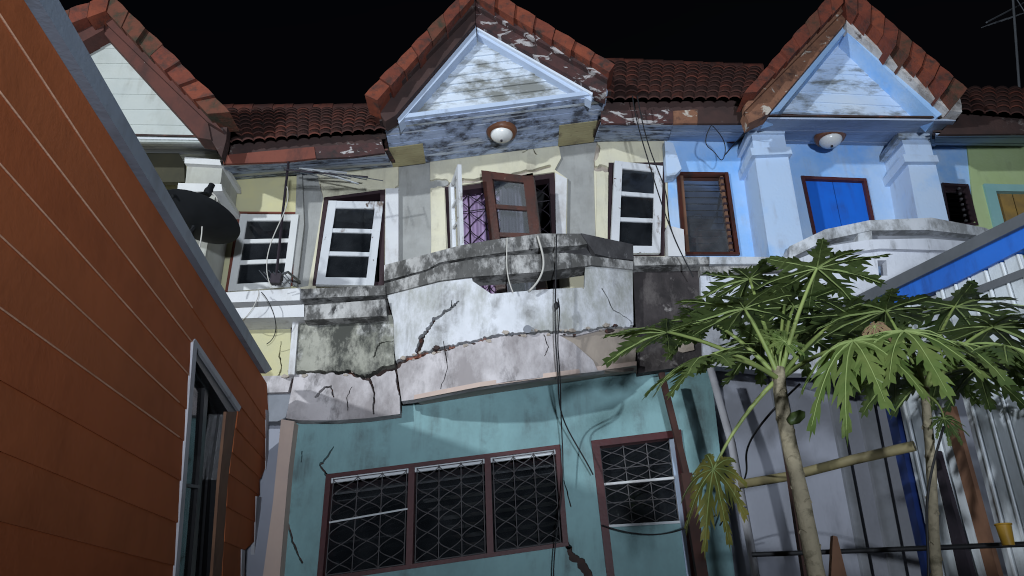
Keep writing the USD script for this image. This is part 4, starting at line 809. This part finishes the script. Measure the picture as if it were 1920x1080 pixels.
obj('rusty_post', join([bar(P(1240, 700, 6.3), P(1287, 890, 6.3), .05, .05, (0, 1, 0)), bar(P(1286, 888, 6.28), P(1322, 1120, 6.28), .09, .07, (0, 1, 0))]), M['rust_post'])
tag(stage.GetPrimAtPath('/World/rusty_post'), 'dark rusty prop post standing right of the teal door', 'post')
obj('timber_post', bar(P(1472, 790, 4.7), P(1522, 1120, 4.7), .07, .05, (0, 1, 0)), M['rust_post'])
tag(stage.GetPrimAtPath('/World/timber_post'), 'dark red-brown post just behind the larger papaya trunk', 'post')
obj('pointed_stake', solid([(1562, 1004), (1570, 1006), (1600, 1130), (1556, 1130)], 4.4, (0, .04, 0)), M['wood_post'])
tag(stage.GetPrimAtPath('/World/pointed_stake'), 'short pointed wooden stake at the bottom between the papayas', 'stake')

# ------------------------------------------------------------------ papaya plants
def leaf_outline(seed, nl=9, depth=.55):
    rg = random.Random(seed); gs = [Point(0, 0).buffer(.17, quad_segs=4)]; ribs = []
    for k in range(nl):
        a = math.radians(-148 + 296 * k / (nl - 1)) + rg.uniform(-.05, .05)
        Ln = (.62 + .38 * math.cos(a / 2) ** 1.3) * rg.uniform(.9, 1.06)
        d, s = np.array([math.cos(a), math.sin(a)]), np.array([-math.sin(a), math.cos(a)])
        w = [(0, .05), (.25, .075), (.45, .06), (.62, .058), (.78, .045), (.9, .028), (1, .002)]
        gs.append(Polygon([tuple(d * Ln * t + s * ww) for t, ww in w] + [tuple(d * Ln * t - s * ww) for t, ww in w[::-1]]).buffer(0))
        ribs.append((a, Ln))
        for t0 in (.34, .47, .60, .73, .85):
            for sd in (-1, 1):
                l2 = (.30 - .24 * (t0 - .3)) * Ln * rg.uniform(.8, 1.15) * (1.15 if t0 < .6 else .8)
                e = d * math.cos(.72) + sd * s * math.sin(.72); b = d * Ln * t0; wd = .034 * rg.uniform(.8, 1.25); q = np.array([-e[1], e[0]])
                gs.append(Polygon([tuple(b + q * wd * 1.2), tuple(b + e * l2 * .55 + q * wd * 1.1), tuple(b + e * l2), tuple(b + e * l2 * .6 - q * wd), tuple(b - q * wd * 1.3)]).buffer(0))
    for k in range(nl - 1):
        (a, l1), (b, l2) = ribs[k], ribs[k + 1]
        gs.append(Polygon([(0, 0), (math.cos(a) * .34 * l1, math.sin(a) * .34 * l1), (math.cos((a + b) / 2) * .24, math.sin((a + b) / 2) * .24), (math.cos(b) * .34 * l2, math.sin(b) * .34 * l2)]).buffer(0))
    g = unary_union(gs).simplify(.006)
    return max(polys(g), key=lambda q: q.area), ribs
def papaya_leaf(parent, crown, center, R, tipdir, nrm, droop, m, seed, fold=.12, depart=None, pet_r=.011):
    g, ribs = leaf_outline(seed)
    n = np.array(nrm, float); n /= np.linalg.norm(n)
    t = np.array(tipdir, float); t -= n * np.dot(t, n); t /= np.linalg.norm(t); s = np.cross(n, t)
    c = np.array(center, float)
    def to3(x, y, lift=0):
        r = math.hypot(x, y); a = math.atan2(y, x)
        wv = .05 * math.sin(a * 3.1 + seed) * r + fold * abs(math.sin(a * 4.35)) * r * .5 + .16 * r * (float(meshkit.noise(np.array([x * 3.1 + seed, y * 3.1, 0.5]), seed)) - .5) + .07 * r * (float(meshkit.noise(np.array([x * 9 + seed, y * 9, 1.5]), seed)) - .5)
        return c + (t * x + s * y) * R * (1 - .12 * droop * r) + n * (R * wv + lift) - np.array([0, 0, 1]) * R * (droop + .16 * math.sin(a * 2.3 + seed * 1.7) ** 2) * r ** 2
    V, F, k0 = [], [], 0
    for i in np.arange(-1.1, 1.1, .16):
        for j in np.arange(-1.1, 1.1, .16):
            for q in polys(g.intersection(sbox(i, j, i + .16, j + .16))):
                if q.area < 1e-5: continue
                try: v2, f2 = trimesh.creation.triangulate_polygon(q, engine='earcut')
                except Exception: continue
                V.append([to3(x, y) for x, y in v2]); F.append(f2 + k0); k0 += len(v2)
    lf_ = obj('leaf', (np.vstack(V), np.vstack(F)), m, parent)
    vs = []
    for a, l in ribs:
        for sg in (-1, 1):
            pts = [to3(math.cos(a) * l * q, math.sin(a) * l * q, .003 * sg) for q in np.linspace(0, .9, 7)]
            vs.append(tube(pts, np.linspace(.0045, .0012, 7) * R / .42, 4))
    obj('vein', join(vs), M['vein'], lf_)
    cr = np.array(crown, float); mid = (cr + c) / 2 + np.array([0, 0, .04]) + (np.array(depart) if depart is not None else 0)
    obj('leaf_stalk', tube(curve([cr, mid, c], 10), np.linspace(pet_r * 1.5, pet_r * .75, 10), 7), M['petiole'], parent, smooth=True)
def trunk(parent, pts, r0, r1, m):
    p = curve(pts, 40); rad = np.linspace(r1, r0, 40)
    for i in range(40): rad[i] *= 1 + .035 * math.sin(i * 2.1) + .02 * math.sin(i * 5.3)
    obj('trunk', tube(p, rad, 14), m, parent, smooth=True)
    sc = []
    rg = random.Random(5)
    for i in range(2, 38):
        a = i * 2.399; q = p[i]; d = np.array([math.cos(a), math.sin(a), 0])
        ang = np.linspace(-.55, .55, 6); sd = np.array([-math.sin(a), math.cos(a), 0])
        sc.append(tube([q + (d * math.cos(w) + sd * math.sin(w)) * rad[i] * 1.01 + np.array([0, 0, .018 * (1 - (w / .55) ** 2)]) for w in ang], .0045, 4))
    tag(obj('leaf_scars', join(sc), M['bark'], parent), kind='stuff')
Yp = 4.0
T = thing('papaya_plant', (P(1530, 1080, Yp)[0], Yp, 0), 'larger papaya with scarred trunk and wide crown, before the blue house', 'papaya plant', None)
b = P(1530, 1080, Yp)
crown = P(1462, 712, Yp)
trunk(T, [P(1459, 690, Yp), P(1466, 760, Yp), P(1482, 840, Yp), P(1500, 920, Yp), P(1531, 1080, Yp), (b[0] + .12, Yp, .8), (b[0] + .22, Yp, 0)], .062, .036, M['bark'])
L = M['leaf']
PL1 = [  # leaf centre in the picture, distance, radius, tip direction, normal, droop, tone, seed
    ((1532, 502), 3.9, .47, (.3, .3, .05), (.06, .10, .99), .10, 1, 11), ((1395, 578), 3.85, .47, (-1, .2, 0), (-.08, .0, .99), .10, 0, 12), ((1250, 622), 3.8, .40, (-1, -.1, .0), (-.06, -.06, .99), .12, 1, 13),
    ((1330, 668), 3.6, .38, (-1, -.3, -.1), (-.25, -.12, .95), .3, 1, 14), ((1488, 574), 4.3, .50, (0, 1, 0), (0, .05, .99), .08, 0, 15), ((1500, 622), 4.5, .46, (.4, 1, 0), (.1, .22, .95), .12, 0, 16),
    ((1590, 588), 4.15, .48, (1, .1, 0), (.12, .0, .99), .12, 0, 17), ((1622, 640), 4.2, .40, (1, -.2, -.1), (.25, .05, .95), .3, 0, 18), ((1425, 640), 4.5, .46, (-.5, 1, 0), (-.1, .3, .93), .1, 0, 19),
    ((1405, 522), 4.2, .40, (-1, .3, 0), (-.08, .02, .99), .10, 0, 25), ((1322, 596), 4.2, .40, (-1, .4, 0), (-.08, .06, .98), .10, 0, 26), ((1475, 540), 4.4, .42, (-.2, 1, 0), (.05, .1, .98), .1, 1, 27)]
for q, Y, R, td, nn, dr, tone, sd in PL1: papaya_leaf(T, crown, P(*q, Y), R, td, nn, dr, L[tone], sd)
for q, Y, R, sd in (((1470, 640), 3.97, .15, 20), ((1445, 632), 4.02, .13, 21)): papaya_leaf(T, crown, P(*q, Y), R, (.2, .1, 1), (.1, -.9, .3), .3, L[2], sd, pet_r=.006)
papaya_leaf(T, P(1452, 716, Yp), P(1338, 880, 4.1), .30, (-.2, .3, -1), (-.75, -.62, .15), .7, M['wilting_leaf'], 22, pet_r=.009)
obj('young_fruit', lathe([(0, -.05), (.018, -.045), (.03, -.01), (.025, .03), (0, .05)], 12) if False else (lambda m: (m[0] @ np.array([[.5, 0, -.85], [0, 1, 0], [.85, 0, .5]]) + P(1494, 782, 3.95), m[1]))(lathe([(0, -.06), (.02, -.055), (.035, -.01), (.026, .035), (0, .06)], 12)), L[1], T, smooth=True)
Yq = 3.7
T = thing('papaya_plant', (P(1755, 1080, Yq)[0], Yq, 0), 'slimmer papaya with bright drooping leaves in front of the white slat fence', 'papaya plant', None)
b = P(1757, 1080, Yq); crown = P(1735, 728, Yq)
trunk(T, [P(1733, 705, Yq), P(1738, 780, Yq), P(1745, 860, Yq), P(1757, 1080, Yq), (b[0] + .05, Yq, .8), (b[0] + .09, Yq, 0)], .036, .021, M['bark'])
PL2 = [((1600, 640), 3.4, .38, (-.65, -.55, -.55), (-.35, -.5, .75), .85, 2, 31), ((1695, 622), 3.35, .38, (-.2, -1, -.4), (-.1, -.5, .85), .55, 2, 32), ((1795, 642), 3.45, .38, (.6, -.8, -.2), (.12, -.45, .88), .45, 1, 33),
       ((1660, 582), 3.9, .48, (-.6, .5, 0), (-.05, -.02, .99), .12, 0, 34), ((1790, 574), 4.0, .50, (.6, .6, 0), (.1, .0, .99), .18, 0, 35), ((1862, 612), 3.7, .48, (1, .1, 0), (.2, -.05, .97), .25, 1, 36), ((1765, 690), 4.0, .42, (.3, 1, -.1), (.0, .12, .98), .25, 0, 37),
       ((1885, 650), 3.4, .42, (1, -.3, -.1), (.2, -.45, .86), .45, 1, 38), ((1680, 695), 3.95, .38, (-.8, .6, -.2), (-.1, .15, .96), .3, 0, 39), ((1636, 655), 3.6, .40, (-1, 0, -.3), (-.3, -.15, .9), .5, 1, 40), ((1835, 690), 3.9, .40, (1, .4, -.2), (.2, .15, .95), .25, 0, 47)]
for q, Y, R, td, nn, dr, tone, sd in PL2: papaya_leaf(T, crown, P(*q, Y), R, td, nn, dr, L[tone], sd, pet_r=.009)
for q, Y, R, sd in (((1738, 690), 3.66, .10, 41), ((1722, 700), 3.72, .09, 42)): papaya_leaf(T, crown, P(*q, Y), R, (.2, .1, 1), (.1, -.9, .3), .3, L[2], sd, pet_r=.005)
papaya_leaf(T, P(1731, 735, Yq), P(1640, 612, 3.75), .13, (-.5, 0, -1), (-.75, -.6, .1), .9, M['dry_leaf'], 43, pet_r=.005)
papaya_leaf(T, P(1735, 740, Yq), P(1770, 785, 3.65), .12, (.4, 0, -1), (-.1, -.8, .4), .6, L[0], 44, pet_r=.005)

# ------------------------------------------------------------------ dish, antenna, cables
c = P(366, 420, 5.75)
T = thing('satellite_dish', c, 'dark satellite dish on the left pillar with its arm pointing up', 'satellite dish')
n = np.array([.16, .16, .97]); n /= np.linalg.norm(n); e1 = np.cross(n, [0, 1, 0]); e1 /= np.linalg.norm(e1); e2 = np.cross(n, e1)
Rm = np.stack([e1, e2, n], 1)
pr = [(r, .26 * r * r / .36 - .03) for r in np.linspace(0, .37, 9)]
m = lathe(pr + [(.375, pr[-1][1] + .004)] + [(r, z + .008) for r, z in pr[::-1]], 40)
obj('reflector', (m[0] @ Rm.T + c, m[1]), M['dish'], T, smooth=40)
obj('arm', tube([c + Rm @ np.array([.10, .33, .02]), P(390, 362, 5.72)], .014, 8), M['dish'], T)
q = P(392, 357, 5.72)
m = lathe([(0, -.05), (.035, -.05), (.04, -.01), (.028, .03), (.028, .07), (0, .07)], 16); obj('receiver', (m[0] @ Rm.T + q, m[1]), M['dish'], T, smooth=40)
obj('mount', join([tube([c - n * .02, c - n * .12, P(352, 470, 6.4)], .022, 8), tube([P(352, 470, 6.2), P(350, 470, 6.55)], .03, 8)]), M['dish'], T)
T = thing('aerial_mast', P(540, 310, 6.0), 'thin black aerial mast with rods in front of the yellow house window', 'antenna')
obj('mast', tube([P(541, 304, 6.05), P(530, 400, 6.02), P(517, 528, 6.0)], .013, 8), M['iron_dark'], T)
obj('boom', tube([P(532, 318, 6.0), P(690, 332, 6.3)], .009, 6), M['iron_dark'], T)
for k in range(5):
    q = lerp((560, 320), (680, 331), k / 4)
    obj('antenna_rod', tube([P(q[0] - 34, q[1] - 8 + k, 6.0), P(q[0] + 38, q[1] + 12 - k, 6.5)], .005, 5), M['flashing'], T)
obj('clamp', prism4([P(508, 512, 5.98), P(528, 512, 5.98), P(524, 530, 5.98), P(506, 530, 5.98)], (0, .06, 0)), M['iron_dark'], T)
for k in range(6):
    a = (486 + 9 * k, 507 + 3 * (k % 2)); obj('antenna_rod', tube([P(*a, 5.95), P(a[0] + 22, a[1] + 26, 6.15)], .004, 5), M['flashing'], T)
obj('bracket', tube([P(515, 520, 6.0), P(540, 510, 6.4), P(562, 528, 6.9)], .012, 6), M['flashing'], T)
def cable(name, pts, r, m, label, group=None):
    o = obj(name, tube(curve([P(x, y, Y) for x, y, Y in pts], 40), r, 6), M[m], smooth=True); tag(o, label, 'cable', group)
cable('electric_cable', [(1186, 180, 6.1), (1195, 230, 6.1), (1215, 300, 6.1), (1240, 380, 6.1), (1262, 440, 6.1), (1290, 500, 6.2)], .006, 'cable_black', 'left of two black cables dropping from the dark eave past the right white window')
cable('electric_cable', [(1195, 180, 6.08), (1206, 235, 6.08), (1226, 300, 6.08), (1250, 370, 6.08), (1256, 420, 6.08), (1268, 455, 6.1), (1300, 520, 6.2)], .006, 'cable_black', 'right of two black cables dropping from the dark eave past the right white window')
cable('electric_cable', [(1043, 440, 5.85), (1042, 520, 5.83), (1041, 575, 5.83), (1042, 640, 5.85), (1046, 700, 5.9), (1058, 790, 6.3), (1090, 850, 6.4), (1112, 890, 6.45)], .007, 'cable_black', 'knotted black cable hanging down the front of the cracked balcony')
cable('electric_cable', [(1046, 560, 5.84), (1049, 590, 5.84), (1046, 630, 5.86), (1049, 690, 5.9), (1052, 780, 6.3), (1055, 900, 6.45), (1044, 1000, 6.45), (1040, 1120, 6.45)], .006, 'cable_black', 'black cable running down beside the ground floor window')
cable('electric_cable', [(1336, 232, 6.3), (1326, 250, 6.35), (1325, 272, 6.4), (1340, 286, 6.45), (1352, 300, 6.5), (1360, 282, 6.5), (1352, 255, 6.4), (1336, 236, 6.3)], .005, 'cable_black', 'black cable loop dangling from the pale blue soffit')
cable('electric_cable', [(1412, 238, 6.3), (1395, 252, 6.5), (1375, 272, 6.8), (1360, 290, 6.9)], .006, 'cable_black', 'short black cable along the soffit to the left column of the blue house')
cable('electric_cable', [(1500, 720, 4.3), (1440, 780, 4.4), (1400, 880, 5.4), (1370, 950, 6.2), (1350, 985, 6.4)], .007, 'cable_black', 'black cable slanting down behind the larger papaya trunk')
cable('electric_cable', [(1770, 800, 3.62), (1750, 870, 3.6), (1738, 950, 3.6), (1740, 1040, 3.6), (1738, 1120, 3.6)], .006, 'cable_black', 'black cable tied along the slimmer papaya trunk')
cable('electric_cable', [(1130, 985, 6.5), (1190, 1000, 6.45), (1250, 1000, 6.4), (1300, 985, 6.3), (1345, 965, 6.2)], .006, 'cable_black', 'black cable sagging across the teal door')
cable('white_cable', [(951, 446, 5.85), (950, 480, 5.85), (953, 520, 5.85), (962, 548, 5.86)], .006, 'cable_white', 'left white cable looped over the cracked balcony rail')
cable('white_cable', [(1008, 442, 5.85), (1016, 470, 5.84), (1018, 505, 5.84), (1008, 528, 5.85), (992, 546, 5.86)], .010, 'cable_white', 'thicker white cable bundle curling over the cracked balcony rail')
cable('white_cable', [(398, 362, 5.7), (404, 385, 5.7), (384, 408, 5.72), (378, 440, 5.75), (372, 480, 5.8), (382, 515, 5.9)], .006, 'cable_white', 'white cable looping down from the satellite dish receiver')
cable('white_cable', [(538, 350, 6.0), (532, 400, 5.98), (514, 440, 5.98), (500, 500, 5.98), (510, 540, 5.98)], .005, 'cable_white', 'white cable tied to the black aerial mast')
cable('electric_cable', [(485, 545, 6.2), (478, 570, 6.15), (463, 592, 6.2), (448, 600, 6.3)], .004, 'cable_white', 'thin pale wire hanging below the white slab of the yellow house')
cable('electric_cable', [(490, 548, 6.2), (508, 575, 6.15), (515, 595, 6.2), (500, 645, 6.4)], .004, 'cable_black', 'thin dark wire hanging below the white slab of the yellow house')
o = obj('cable_knot', (lambda m: (np.array(m.vertices) * (1, 1, 1.7) + P(1043, 573, 5.83), m.faces))(trimesh.creation.icosphere(2, .022)), M['cable_black'], smooth=True); tag(o, 'black taped knot on the cable before the cracked balcony', 'cable knot')
